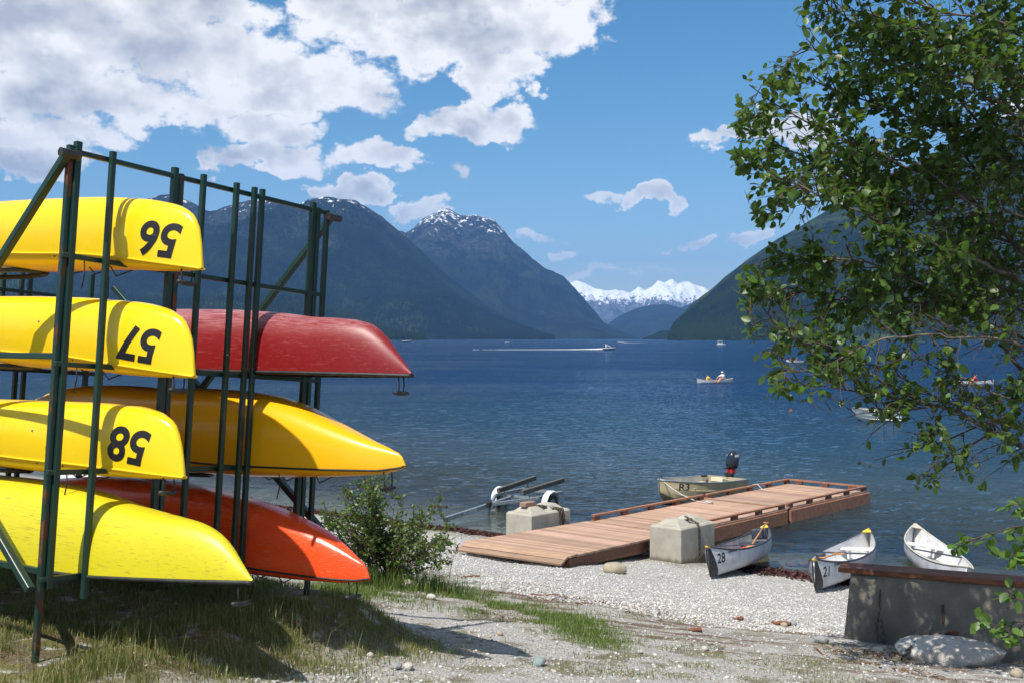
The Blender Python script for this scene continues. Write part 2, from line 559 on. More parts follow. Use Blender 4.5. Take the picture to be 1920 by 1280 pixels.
def vnoise(x, y, seed=0):
    xi, yi = np.floor(x).astype(int), np.floor(y).astype(int)
    fx, fy = x - xi, y - yi
    fx, fy = fx * fx * fx * (fx * (fx * 6 - 15) + 10), fy * fy * fy * (fy * (fy * 6 - 15) + 10)
    h = lambda a, b: _val[(_perm[(a + seed * 37) % 512] + b * 57 + seed * 11) % 512]
    return (h(xi, yi) * (1 - fx) + h(xi + 1, yi) * fx) * (1 - fy) + (h(xi, yi + 1) * (1 - fx) + h(xi + 1, yi + 1) * fx) * fy


def fbm(x, y, octv=5, seed=0, ridged=False, gain=.5):
    s, a, tot = 0, 1, 0
    for i in range(octv):
        n = vnoise(x * 2 ** i + 17.3 * i, y * 2 ** i - 9.1 * i, seed + i)
        if ridged:
            n = 1 - abs(2 * n - 1)
        s = s + n * a
        tot += a
        a *= gain
    return s / tot


# ------------------------------------------------------------------ ground
KZ = 1867.0 / F
_s = np.linspace(-80, 220, 3001)
_h = np.interp(_s, [-80, -30, -19, -14, -8, -4, 0, 4, 12, 30, 60, 220], [.2, .95, 1.5, 2.27, 3.3, 4.02, 4.5, 5.05, 6.4, 10, 16, 26])
_k = np.hanning(21)
_h = np.convolve(np.pad(_h, 10, mode='edge'), _k / _k.sum(), 'valid')


def shore_s(x, y):
    """Signed distance from the waterline, positive out in the lake."""
    return .54 * (x + 1.65) + .84 * (y * KZ - 23.7)


def sstep(a, b, x):
    t = np.clip((x - a) / (b - a), 0, 1)
    return t * t * (3 - 2 * t)


RO = Vector((-2.98218537, 7.12, EYE - 1.56300952))             # rack: foot of the near corner post
RD = Vector((0.5551147, 0.8282619, -0.0763538))                # along the end frame
RE = Vector((0.8306958, -0.5567266, 0.0002105))                # along the boats, towards their near ends
RP = Vector((0.0423339, 0.0635436, 0.9970808))                 # up the posts


def ground_z(x, y):
    x, y = np.asarray(x, float), np.asarray(y, float)
    s = shore_s(x, y)
    s2 = s + 0.5 * (fbm(x * .22, y * .22, 3, 3) - .5)
    h = np.interp(s2, _s, _h)
    rx, ry = x - RO.x, y - RO.y
    tt = rx * .556 + ry * .831
    vv = rx * .831 - ry * .556
    w = sstep(3.5, 2.5, tt) * sstep(.9, .1, vv) * sstep(-9, -7, -np.abs(vv + 2) * 1.0 - 0) * sstep(-4, -2, tt)
    h = h * (1 - w) + np.minimum(h, 2.03 + .02 * tt) * w
    n = (fbm(x * .9, y * .9, 4, 5) - .5) * .09 + (fbm(x * 6, y * 6, 3, 9) - .5) * .025
    near = sstep(.5, -2, s)
    return EYE - h + n * near


def gz(x, y):
    return float(ground_z(np.array([x]), np.array([y]))[0])


def at(px, py, Y):
    return Vector(((px - 960) / F * Y, Y, EYE - (py - 634) / F * Y))


def gp(px, py, lo=4.0, hi=60.0):
    """First point of the ground along a sight line (used only to survey where things stand)."""
    Y = np.arange(lo, hi, .02)
    x, z = (px - 960) / F * Y, EYE - (py - 634) / F * Y
    g = ground_z(x, Y)
    i = np.argmax(g >= z)
    return Vector((float(x[i]), float(Y[i]), float(g[i])))


def lines(dense0, dense1, step, lo, hi, grow=1.12):
    a = list(np.arange(dense0, dense1, step))
    s = step
    while a[-1] < hi:
        s *= grow
        a.append(a[-1] + s)
    s = step
    while a[0] > lo:
        s *= grow
        a.insert(0, a[0] - s)
    return np.array(a)


def grid_faces(nx, ny):
    i = np.arange(nx * ny).reshape(ny, nx)
    return np.stack([i[:-1, :-1], i[:-1, 1:], i[1:, 1:], i[1:, :-1]], -1).reshape(-1, 4)


def mat_ground():
    m = bpy.data.materials.new('ground_gravel')
    m.use_nodes = True
    t = NT(m.node_tree)
    _n = t.noise
    t.noise = lambda *a: _n(*a, dim='2D')      # surfaces that are nearly level
    g = t.n('ShaderNodeNewGeometry').outputs['Position']
    sp = t.n('ShaderNodeSeparateXYZ', Vector=g)
    x, y, z = sp.outputs
    s = t.m('ADD', t.m('MULTIPLY_ADD', x, .54, .54 * 1.65 - .84 * 23.7), t.m('MULTIPLY', y, .84 * KZ))
    wob = t.m('MULTIPLY', t.m('SUBTRACT', t.noise(g, .7, 3), .5), 3.0)
    sw = t.m('ADD', s, wob)
    v1 = t.n('ShaderNodeTexVoronoi', Vector=g, Scale=26.0)
    v2 = t.n('ShaderNodeTexVoronoi', Vector=t.mapping(g, scale=(1, 1, 1), rot=(0, 0, .6)), Scale=55.0)
    c1 = t.n('ShaderNodeSeparateColor', Color=v1.outputs['Color']).outputs[0]
    c2 = t.n('ShaderNodeSeparateColor', Color=v2.outputs['Color']).outputs[0]
    mixv = t.m('ADD', t.m('MULTIPLY', c1, .45), t.m('MULTIPLY', c2, .55))
    grav = t.mix(t.ramp(mixv, .1, .95, smooth=False), (0.34, 0.325, 0.30), (0.76, 0.74, 0.70))
    gap = t.m('MULTIPLY', t.ramp(v2.outputs['Distance'], .45, .75), .6)
    grav = t.mix(gap, grav, (0.10, 0.095, 0.085))
    grit = t.mix(t.ramp(t.noise(g, 120, 3, .7), .3, .7), (0.30, 0.28, 0.245), (0.53, 0.505, 0.455))
    # upper bank: sandy grit between the stones; clean washed shingle further down
    bank = t.ramp(sw, -7.6, -9.2)
    patch = t.ramp(t.noise(g, 1.1, 3, .65), .38, .62)
    col = t.mix(t.m('MULTIPLY', bank, t.m('MULTIPLY_ADD', patch, .45, .35)), grav, grit)
    # reddish bark litter in drift lines parallel to the shore
    lit = t.noise(t.mapping(g, rot=(0, 0, .57), scale=(.35, 1.6, 1)), 2.0, 7, .7)
    litm = t.m('MULTIPLY', t.ramp(lit, .48, .62), t.m('MULTIPLY', t.ramp(sw, -10.9, -9.6), t.ramp(sw, -6.8, -7.9)))
    col = t.mix(t.m('MULTIPLY', litm, .85), col, t.mix(t.noise(g, 50, 3), (0.09, 0.045, 0.028), (0.2, 0.12, 0.075)))
    # turf and brown soil on the upper bank and the rack's terrace
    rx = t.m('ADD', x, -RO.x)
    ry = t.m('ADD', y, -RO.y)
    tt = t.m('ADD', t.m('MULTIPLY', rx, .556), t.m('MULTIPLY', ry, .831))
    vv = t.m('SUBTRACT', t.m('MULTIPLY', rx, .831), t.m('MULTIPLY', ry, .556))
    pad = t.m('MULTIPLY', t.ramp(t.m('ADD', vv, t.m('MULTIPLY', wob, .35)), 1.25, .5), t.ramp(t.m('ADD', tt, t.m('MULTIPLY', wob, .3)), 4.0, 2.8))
    soil_shade = t.mix(t.noise(g, 18, 3, .65), (0.06, 0.045, 0.028), (0.20, 0.15, 0.085))  # brown earth, colour darkened to paint in deeper shade under the rack
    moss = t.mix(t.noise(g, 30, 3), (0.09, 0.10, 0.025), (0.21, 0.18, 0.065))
    turf = t.mix(t.ramp(t.noise(g, 2.3, 3), .4, .6), soil_shade, moss)
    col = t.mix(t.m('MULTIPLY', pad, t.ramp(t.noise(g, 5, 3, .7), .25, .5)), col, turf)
    spots = t.m('MULTIPLY', t.ramp(t.noise(g, 1.7, 4, .7), .5, .64), t.ramp(sw, -8.2, -9.4))
    col = t.mix(t.m('MULTIPLY', spots, .7), col, turf)
    # wet and silty below the waterline
    wet = t.m('MAXIMUM', t.ramp(s, -.2, .3), t.m('MULTIPLY', t.ramp(sw, -1.6, -.4), .6))
    col = t.mix(wet, col, t.mix(t.noise(g, 3, 3), (0.12, 0.11, 0.075), (0.24, 0.215, 0.15)))
    p = t.n('ShaderNodeBsdfPrincipled', Base_Color=col, Roughness=.92)
    p.inputs['Specular IOR Level'].default_value = .25
    h = t.m('ADD', t.m('MULTIPLY', v1.outputs['Distance'], -.8), t.m('ADD', t.m('MULTIPLY', v2.outputs['Distance'], -.5), t.noise(g, 45, 3, .65)))
    t.set(p.inputs['Normal'], t.bump(h, .9, .025))
    t.out(p.outputs[0])
    return m


gx = lines(-7, 9, .07, -260, 300)
gy = lines(5.5, 14, .06, -120, 320, 1.03)
GX, GY = np.meshgrid(gx, gy)
V = np.stack([GX, GY, ground_z(GX, GY)], -1).reshape(-1, 3)
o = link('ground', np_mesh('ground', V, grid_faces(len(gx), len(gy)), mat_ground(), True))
tag(o, 'pale grey shingle bank sloping down to the lake', kind='structure')


# ------------------------------------------------------------------ lake
def mat_water():
    m = bpy.data.materials.new('lake_water')
    m.use_nodes = True
    t = NT(m.node_tree)
    _n = t.noise
    t.noise = lambda *a: _n(*a, dim='2D')      # surfaces that are nearly level
    g = t.n('ShaderNodeNewGeometry').outputs['Position']
    sp = t.n('ShaderNodeSeparateXYZ', Vector=g)
    x, y, z = sp.outputs
    s = t.m('ADD', t.m('MULTIPLY_ADD', x, .54, .54 * 1.65 - .84 * 23.7), t.m('MULTIPLY', y, .84 * KZ))
    w1 = t.noise(t.mapping(g, scale=(.55, 1.0, 1), rot=(0, 0, .25)), 1.5, 3, .55, .3)
    w2 = t.noise(t.mapping(g, scale=(.6, 1.0, 1), rot=(0, 0, -.2)), 4.5, 3, .6, .2)
    w3 = t.noise(t.mapping(g, scale=(.5, 1.0, 1), rot=(0, 0, .1)), .32, 3, .5, .2)
    gust = t.ramp(t.noise(t.mapping(g, scale=(.4, 1, 1)), .035, 4, .6), .3, .7, .55, 1.2)
    calm = t.ramp(s, .0, 9, .18, 1.0)
    h = t.m('ADD', t.m('ADD', t.m('MULTIPLY', w1, .9), t.m('MULTIPLY', w2, .3)), t.m('MULTIPLY', w3, 1.6))
    h = t.m('MULTIPLY', t.m('MULTIPLY', h, gust), calm)
    nrm = t.bump(h, 1.0, .42)
    deep = t.mix(t.ramp(s, 4, 26), (0.042, 0.060, 0.062), (0.014, 0.042, 0.074))
    deep = t.mix(t.ramp(s, 18, 75), deep, (0.003, 0.025, 0.078))
    deep = t.mix(t.ramp(t.noise(t.mapping(g, scale=(.3, 1, 1)), .05, 4), .35, .65), deep, t.mix(.35, deep, (0.012, 0.035, 0.06)))
    body = t.n('ShaderNodeBsdfDiffuse', Color=deep)
    clear = t.n('ShaderNodeBsdfTransparent', Color=(.80, .86, .78))
    op = t.ramp(s, -.3, 13, .04, 1.0, False)
    base = t.n('ShaderNodeMixShader', i0=op, i1=clear.outputs[0], i2=body.outputs[0])
    gl = t.n('ShaderNodeBsdfGlossy', Color=(.92, .95, 1.0), Roughness=.06, Normal=nrm)
    fr = t.n('ShaderNodeFresnel', IOR=1.33, Normal=nrm)
    fac = t.m('MINIMUM', t.m('MULTIPLY', fr.outputs[0], .9), .45)
    sh = t.n('ShaderNodeMixShader', i0=fac, i1=base.outputs[0], i2=gl.outputs[0])
    t.out(sh.outputs[0])
    return m


# near water is a real wave field; it flattens out into the open lake
ty_ = np.concatenate([[4.0], np.exp(np.linspace(math.log(17.0), math.log(330.0), 640)), [700, 2000, 6000, 12500.]])
tg_ = np.concatenate([[-9, -3, -1.2, -.8], np.linspace(-.62, .62, 860), [.8, 1.2, 3, 9.]])
TG, TY = np.meshgrid(tg_, ty_)
X, Y = np.clip(TG * TY, -13000, 13000), TY + 0 * TG
fade = .78 * sstep(300, 45, Y) * sstep(.61, .55, np.abs(TG)) * sstep(.2, 7.0, shore_s(X, Y))
gustn = .6 + .8 * fbm(X * .02, Y * .045, 3, 15)
xa, ya = X * .96 + Y * .28, Y * .96 - X * .28
xb, yb = X * .93 - Y * .37, Y * .93 + X * .37
Z = .07 * (fbm(xa * 1.0, ya * 1.5, 2, 60, ridged=True) - .5) + .048 * (fbm(xb * 1.2, yb * 2.0, 2, 66, ridged=True) - .5) + .07 * (vnoise(X * .22, Y * .35, 70) - .5) + .022 * (vnoise(X * 3.0, Y * 3.6, 72) - .5)
Z = Z * fade * gustn
o = link('lake', np_mesh('lake', np.stack([X, Y, Z], -1).reshape(-1, 3), grid_faces(len(tg_), len(ty_)), mat_water(), True))
tag(o, 'deep blue rippled lake reaching to the mountains', kind='structure')


# ------------------------------------------------------------------ mountains
def mat_mountain(name, ca, cb, rockc, snow0=9e9, snow1=9e9, rock0=9e9, rock1=9e9, sc=1.0, snowamt=.5, glade=.0):
    m = bpy.data.materials.new(name)
    m.use_nodes = True
    t = NT(m.node_tree)
    g = t.n('ShaderNodeNewGeometry').outputs['Position']
    z = t.n('ShaderNodeSeparateXYZ', Vector=g).outputs[2]
    n1 = t.noise(g, .004 * sc, 4, .65)
    n2 = t.noise(g, .03 * sc, 4, .7)
    col = t.mix(t.ramp(t.m('ADD', t.m('MULTIPLY', n1, .6), t.m('MULTIPLY', n2, .4)), .41, .6), ca, cb)
    if glade:
        gl = t.m('MULTIPLY', t.ramp(n1, .5, .66), t.ramp(z, 260, 20))
        col = t.mix(t.m('MULTIPLY', gl, glade), col, (0.075, 0.11, 0.025))
    rk = t.m('MULTIPLY', t.ramp(t.m('ADD', z, t.m('MULTIPLY', t.m('SUBTRACT', n1, .5), 900.0)), rock0, rock1), t.ramp(n2, .4, .62))
    col = t.mix(rk, col, t.mix(n2, rockc, tuple(k * 1.6 for k in rockc)))
    gul = t.noise(t.mapping(g, scale=(1, 1, .25)), .024 * sc, 5, .7) if snow0 < 1e9 else n2
    lvl = t.ramp(t.m('ADD', z, t.m('MULTIPLY', t.m('SUBTRACT', n1, .5), 300.0)), snow0, snow1)
    thr = t.m('SUBTRACT', .80, t.m('MULTIPLY', lvl, snowamt))
    sn = t.m('MULTIPLY', t.ramp(gul, thr, t.m('ADD', thr, .035)), t.ramp(lvl, 0, .12))
    col = t.mix(sn, col, (0.85, 0.88, 0.92))
    p = t.n('ShaderNodeBsdfPrincipled', Base_Color=col, Roughness=1.0)
    p.inputs['Specular IOR Level'].default_value = 0.0
    hb = t.m('MULTIPLY', t.m('MULTIPLY_ADD', n1, 2.0, n2), t.m('SUBTRACT', 1.0, t.m('MULTIPLY', sn, .6)))
    t.set(p.inputs['Normal'], t.bump(hb, .8, 45.0 / sc))
    t.out(p.outputs[0])
    return m


def mountain(name, label, prof, d_foot, d_ridge, material, rough=.16, seed=0, nx=260, ny=90, shape=1.0, spur=.0009, d_back=1.6, jag=0.0):
    """A massif: crest heights surveyed from prof, flanks with spurs and gullies, and a back slope."""
    px = np.array([p[0] for p in prof], float)
    py = np.array([p[1] for p in prof], float)
    u = np.linspace(px[0], px[-1], nx)
    crest = np.interp(u, px, py)
    if jag:
        crest = crest - (fbm(u * .05, u * 0, 5, seed + 3, gain=.6) - .5) * jag * np.clip((634 - crest) / 40, 0, 1)
    tang = (u - 960) / F
    H = np.maximum((634 - crest) / F * d_ridge + 3, 0.5)
    wn_ = np.hanning(max(9, nx // 9) | 1)
    Hs = np.convolve(np.pad(H, len(wn_) // 2, mode='edge'), wn_ / wn_.sum(), 'valid')
    v = np.concatenate([np.linspace(0, 1, ny), np.linspace(1, d_back, ny // 4)[1:]])
    VV, HH = np.meshgrid(v, H, indexing='ij')
    HH = np.where(VV < 1, Hs[None] * (1 - VV ** 4) + HH * VV ** 4, HH)
    _, TG = np.meshgrid(v, tang, indexing='ij')
    D = d_foot + (d_ridge - d_foot) * VV
    X, Y = TG * D, D
    f = np.where(VV <= 1, np.clip(VV, 0, 1) ** shape, np.clip(1 - (VV - 1) / (d_back - 1), 0, 1) ** .8)
    sp = fbm(X * spur + seed, Y * spur * .6, 6, seed, ridged=True, gain=.55) - .55
    env = np.sin(np.clip(VV, 0, 1) * math.pi) ** .7
    Z = HH * f + HH * sp * env * rough * 2.4
    Z = np.minimum(Z, EYE + (H[None] - EYE - 3) * (D / d_ridge) * (.995) + 6 * (VV > .97))
    Z = np.maximum(Z, -2.0 + 1.0 * (VV > .02))
    Z[0] = -6
    V = np.stack([X, Y, Z], -1)
    o = link(name, np_mesh(name, V.reshape(-1, 3), grid_faces(nx, len(v)), material, True))
    tag(o, label, kind='structure')
    return o, V


def conifers(parent, V, n, hmin, hmax, material, seed, zmax=9e9, vmax=90):
    """Forest on a flank: low-poly firs, one mass."""
    r = np.random.default_rng(seed)
    nv, nu = V.shape[:2]
    i = r.integers(1, min(vmax, nv - 1), n)
    j = r.integers(0, nu - 1, n)
    a, b = r.random((2, n, 1))
    P = V[i, j] * (1 - a) * (1 - b) + V[i, j + 1] * a * (1 - b) + V[np.minimum(i + 1, nv - 1), j] * (1 - a) * b + V[np.minimum(i + 1, nv - 1), j + 1] * a * b
    P = P[(P[:, 2] > 1) & (P[:, 2] < zmax)]
    n = len(P)
    h = r.uniform(hmin, hmax, n)
    w = h * r.uniform(.13, .2, n)
    k = 5
    ang = np.arange(k) / k * 2 * math.pi
    ring = np.stack([np.cos(ang), np.sin(ang), 0 * ang], -1)
    base = P[:, None] + ring[None] * w[:, None, None] + np.array([0, 0, -2.0])
    tip = P + np.stack([0 * h, 0 * h, h], -1)
    VV = np.concatenate([base, tip[:, None]], 1).reshape(-1, 3)
    idx = np.arange(n)[:, None, None] * (k + 1)
    fc = np.array([[q, (q + 1) % k, k] for q in range(k)])[None] + idx
    o = link('forest', np_mesh('forest', VV, fc.reshape(-1, 3), material), parent)
    tag(o, kind='stuff')


M['fir'] = mat('fir', (0.005, 0.012, 0.006), (0.013, 0.024, 0.008), .006, 1.0, contrast=(.4, .6), spec=0)
M['fir_far'] = mat('fir_far', (0.0035, 0.008, 0.005), (0.007, 0.013, 0.006), .004, 1.0, contrast=(.4, .6), spec=0)
FOR_A, FOR_B = (0.003, 0.008, 0.005), (0.017, 0.029, 0.012)

# far snowy range
P = [(700, 560), (900, 545), (1000, 540), (1060, 528), (1072, 528), (1086, 524), (1096, 532), (1112, 538), (1135, 545), (1155, 543), (1180, 549), (1198, 539), (1210, 545),
     (1222, 540), (1234, 527), (1246, 530), (1260, 522), (1272, 532), (1286, 527), (1300, 533), (1322, 541), (1345, 548), (1420, 556), (1560, 540), (1700, 560)]
mountain('snowy_range', 'distant jagged range white with snow at the head of the lake', P, 10500, 13500,
         mat_mountain('snow_range', (0.05, 0.075, 0.075), (0.085, 0.10, 0.095), (0.13, 0.13, 0.14), 200, 560, 200, 400, 1.2, .46), rough=.26, seed=31, nx=420, ny=80, spur=.0024, jag=9)
P = [(1120, 634), (1150, 622), (1250, 590), (1300, 566), (1345, 538), (1370, 524), (1420, 505), (1500, 480), (1800, 470)]
mountain('blue_ridge', 'hazy blue ridge rising behind the right mountain', P, 8000, 9800, mat_mountain('blue_ridge', FOR_A, FOR_B, (.1, .1, .1)), rough=.1, seed=41, nx=120, ny=50)
P = [(1090, 634), (1120, 622), (1145, 603), (1165, 590), (1195, 577), (1225, 571), (1250, 570), (1275, 576), (1300, 585), (1340, 600), (1420, 622), (1480, 634)]
mountain('blue_hill', 'rounded hazy blue hill at the far end of the lake', P, 7200, 8300, mat_mountain('blue_hill', FOR_A, FOR_B, (.1, .1, .1)), rough=.09, seed=47, nx=140, ny=50)
# middle mountain with the snowy summit
P = [(560, 470), (650, 450), (715, 438), (735, 430), (748, 431), (760, 436), (775, 428), (792, 410), (806, 403), (822, 394), (836, 391), (850, 396), (862, 402), (876, 405), (890, 402),
     (908, 406), (928, 414), (942, 428), (956, 448), (975, 465), (1000, 485), (1022, 501), (1042, 511), (1056, 516), (1072, 534), (1092, 557), (1112, 580), (1130, 600), (1152, 615), (1175, 624), (1200, 634)]
o, V = mountain('snow_capped_mountain', 'steep blue mountain with snow streaks on its summit', P, 5200, 6800,
                mat_mountain('mid_mountain', FOR_A, FOR_B, (.05, .052, .06), 430, 780, 380, 700, 1.6, .31), rough=.27, seed=11, nx=360, ny=110, spur=.0013, shape=.92, jag=7)
# left mountain
P = [(-1500, 330), (-800, 360), (-300, 340), (0, 430), (120, 420), (200, 396), (270, 375), (300, 364), (322, 366), (345, 372), (372, 386), (392, 396), (408, 393), (440, 381), (470, 374), (500, 374), (530, 378), (560, 382),
     (580, 374), (598, 368), (616, 368), (640, 373), (665, 376), (690, 390), (715, 405), (740, 425), (762, 444), (785, 464), (810, 490), (840, 517), (870, 540), (900, 562), (930, 582), (960, 600), (990, 615), (1015, 627), (1040, 634)]
o, V = mountain('forested_mountain', 'dark forested mountain behind the boat rack with thin snow gullies', P, 3500, 5000,
                mat_mountain('left_mountain', FOR_A, FOR_B, (.045, .047, .05), 380, 640, 380, 700, 1.5, .25, .25), rough=.24, seed=5, nx=520, ny=120, spur=.0014, jag=5)
conifers(o, V, 70000, 8, 17, M['fir_far'], 3)
# low near shore on the left
P = [(-1500, 560), (-400, 500), (-60, 500), (0, 506), (40, 515), (80, 530), (120, 545), (200, 556), (330, 562), (470, 556), (520, 552), (560, 560), (600, 570), (640, 582), (680, 600), (720, 616), (760, 627), (800, 634)]
o, V = mountain('wooded_shore_hill', 'low dark wooded hill along the left shore', P, 2500, 3000, mat_mountain('shore_hill', FOR_A, (0.04, 0.066, 0.024), (.05, .05, .05), glade=.5), rough=.08, seed=17, nx=300, ny=60)
conifers(o, V, 26000, 8, 17, M['fir'], 4, vmax=62)
# right mountain
P = [(1205, 633), (1225, 626), (1240, 619), (1258, 618)]
mountain('wooded_point', 'small wooded point at the foot of the right mountain', P + [(1300, 622), (1340, 634)], 3600, 3900, mat_mountain('point', FOR_A, FOR_B, (.05, .05, .05)), rough=.05, seed=23, nx=40, ny=24)
P = [(1252, 634), (1256, 622), (1264, 609), (1278, 590), (1292, 574), (1312, 557), (1335, 540), (1360, 518), (1385, 499), (1410, 480), (1440, 459), (1470, 441), (1500, 424), (1540, 400), (1600, 362), (1680, 322), (1760, 282), (1840, 240), (1920, 205), (2100, 130), (2500, 90), (3200, 160), (4000, 200)]
o, V = mountain('right_mountain', 'dark forested mountainside dropping to the lake behind the alder', P, 2300, 3100,
                mat_mountain('right_mountain', FOR_A, (0.036, 0.06, 0.022), (.05, .05, .055), glade=.45), rough=.16, seed=29, nx=420, ny=120, spur=.002, jag=3)
conifers(o, V, 70000, 7, 14, M['fir'], 6)

# the air: one even volume round the camera and the whole scene
hz = bpy.data.materials.new('haze_air')
hz.use_nodes = True
t = NT(hz.node_tree)
pv = t.n('ShaderNodeVolumePrincipled', Color=(0.21, 0.46, 1.0), Density=6.6e-5)
pv.inputs['Anisotropy'].default_value = 0.0
t.out(None, pv.outputs[0])
mb = MB().box((0, 6000, 590), (13500, 11000, 616))
o = mb.build('haze', hz)
tag(o, 'thin blue air over the lake', kind='stuff')


# ------------------------------------------------------------------ boat rack
def rk(t, v, w):
    return RO + RD * t + RE * v + RP * w


TW = 0.038
REAR = -2.85
POSTS = {'a': -.004, 'b': .038, 'c': .2716, 'd': .8283, 'e': .885, 'f': 1.047, 'g': 1.363, 'h': 1.5425, 'i': 1.624, 'j': 2.23, 'k': 2.29, 'l': 2.397}
BARS = [2.788, 2.1045, 1.403, .7088, .03]
rack = empty('boat_rack', rk(1.2, -1.4, -.5))
tag(rack, 'tall green steel boat rack with rust patches, leaning a little', 'boat rack')
RI = Matrix.Translation(-rack.location)


def rbeam(name, a, b, w=TW, up=None, m='rack'):
    mb = MB()
    mb.beam(rk(*a) - rack.location, rk(*b) - rack.location, w, up=up or RE)
    return mb.build(name, M[m], rack, bevel=.004)


for v0 in (0.0, REAR):
    for k, t0 in POSTS.items():
        if v0 < 0 and k in ('b', 'd', 'k', 'f'):
            continue
        top, bot = 2.815, -.06
        off = 0.0
        if k in 'cfghi':
            off, top = .05, 2.84           # welded to the outer side of the rails
            bot = {'c': -.115, 'f': -.02, 'g': .02, 'h': -.05, 'i': -.05}[k]
        if k == 'a':
            top, bot = 2.83, -.5
            off = -.02
        if k == 'b':
            top, bot = 2.86, -.03
        if k == 'l':
            bot = -.45
        if k in 'dj':
            top = 2.85
        off = off if v0 == 0 else -off
        top = top if v0 == 0 else 2.35
        rbeam('post', (t0, v0 + off, bot), (t0, v0 + off, top), TW if k not in 'bdj' else .044, m='rack_rusty' if k in 'ae' else 'rack')
    for w0 in BARS[0 if v0 == 0 else 1:]:
        rbeam('rail', (-.03, v0, w0), (2.42, v0, w0), TW - .004, up=RP)
for t0 in (-.05, 2.43):
    rbeam('brace', (t0, .03, 2.77), (t0, REAR, -.1), .05, RD)
    rbeam('brace', (t0 + .055 * (1 if t0 > 1 else -1), .03, -.02 if t0 < 1 else .2), (t0 + .055 * (1 if t0 > 1 else -1), REAR, 2.25), .05, RD)
    mb = MB()
    mb.tube([rk(t0 - .07, .05, 2.755) - rack.location, rk(t0 + .07, .05, 2.755) - rack.location], .032, 6)
    mb.build('hinge_bolt', M['black_trim'], rack)
    for w0 in (0.03, 1.403):
        rbeam('side_rail', (t0 * .0 + (0 if t0 < 0 else 2.397), -.03, w0 + .05), (0 if t0 < 0 else 2.397, REAR + .03, w0 + .05), .04, up=RP)


# ------------------------------------------------------------------ boat hulls
def sample_stations(L0, L1, n=46):
    k = (1 - np.cos(np.linspace(0, math.pi, n))) / 2
    k = .35 * np.linspace(0, 1, n) + .65 * k
    return L0 + (L1 - L0) * k


def pinterp(tab, u):
    xs = np.array([p[0] for p in tab], float)
    ys = np.array([p[1] for p in tab], float)
    i = np.argsort(xs)
    return np.interp(u, xs[i], ys[i])


def smooth_tab(tab, n=200):
    xs = np.array([p[0] for p in tab], float)
    ys = np.array([p[1] for p in tab], float)
    i = np.argsort(xs)
    xs, ys = xs[i], ys[i]
    # monotone-ish cubic through the points (finite-difference tangents)
    m = np.gradient(ys, xs)
    X = np.linspace(xs[0], xs[-1], n)
    j = np.clip(np.searchsorted(xs, X) - 1, 0, len(xs) - 2)
    h = xs[j + 1] - xs[j]
    s = (X - xs[j]) / h
    Y = (2 * s**3 - 3 * s**2 + 1) * ys[j] + (s**3 - 2 * s**2 + s) * h * m[j] + (-2 * s**3 + 3 * s**2) * ys[j + 1] + (s**3 - s**2) * h * m[j + 1]
    return list(zip(X, Y))


def beam_at(u, tip, tail, bmax, n=2.2, m=.8, stem=.012):
    c, hl = (tip + tail) / 2, (tip - tail) / 2
    xi = np.clip(np.abs(u - c) / hl, 0, 1)
    return np.maximum(bmax * (1 - xi**n)**m, stem)


def set_smooth(o, ang=40):
    me = o.data
    for p in me.polygons:
        p.use_smooth = True
    me.set_sharp_from_angle(angle=R(ang))


def text_on(name, body, size, center, xdir, ydir, bvh, ray, material, parent, shear=0.0, bold=.0, lift=.003, spacing=1.0):
    """Lettering laid onto a surface: flat glyphs, cut fine, dropped along 'ray' onto the hull."""
    cu = bpy.data.curves.new(name, 'FONT')
    cu.body = body
    cu.size = size
    cu.align_x = 'CENTER'
    cu.align_y = 'CENTER'
    cu.shear = shear
    cu.offset = bold
    cu.space_character = spacing
    ob = bpy.data.objects.new(name, cu)
    COL.objects.link(ob)
    dgr = bpy.context.evaluated_depsgraph_get()
    me = bpy.data.meshes.new_from_object(ob.evaluated_get(dgr))
    bpy.data.objects.remove(ob)
    bpy.data.curves.remove(cu)
    bm = bmesh.new()
    bm.from_mesh(me)
    bmesh.ops.triangulate(bm, faces=bm.faces)
    for _ in range(2):
        long = [e for e in bm.edges if e.calc_length() > size * .16]
        if long:
            bmesh.ops.subdivide_edges(bm, edges=long, cuts=1)
            bmesh.ops.triangulate(bm, faces=bm.faces)
    ray = Vector(ray).normalized()
    for v in bm.verts:
        p = Vector(center) + Vector(xdir) * v.co.x + Vector(ydir) * v.co.y
        hit = bvh.ray_cast(p - ray * 2.0, ray)
        q = hit[0] if hit[0] is not None else p
        v.co = q - ray * lift
    bm.to_mesh(me)
    bm.free()
    me.materials.clear()
    me.materials.append(material)
    return link(name, me, parent)


def bvh_of(o):
    me = o.data
    return BVHTree.FromPolygons([v.co for v in me.vertices], [list(p.vertices) for p in me.polygons])


def boat_matrix(tc):
    m = Matrix((RE, RD, RP)).transposed().to_4x4()
    m.translation = rk(tc, 0, 0)
    return m


def toggle(parent, u, w, z=.11, side=.045):
    mb = MB()
    mb.tube([(u, -side, w + .02), (u + .012, -side * .95, w - z * .6), (u + .01, -side * .8, w - z)], .005, 6)
    mb.tube([(u, side, w + .02), (u + .012, side * .95, w - z * .6), (u + .01, side * .8, w - z)], .005, 6)
    mb.build('toggle_cord', M['cord'], parent, True)
    mb = MB()
    mb.tube([(u + .01, -.075, w - z), (u + .01, -.03, w - z - .004), (u + .01, .03, w - z - .004), (u + .01, .075, w - z)], [.014, .017, .017, .014], 8)
    mb.build('toggle_grip', M['black_trim'], parent, True)


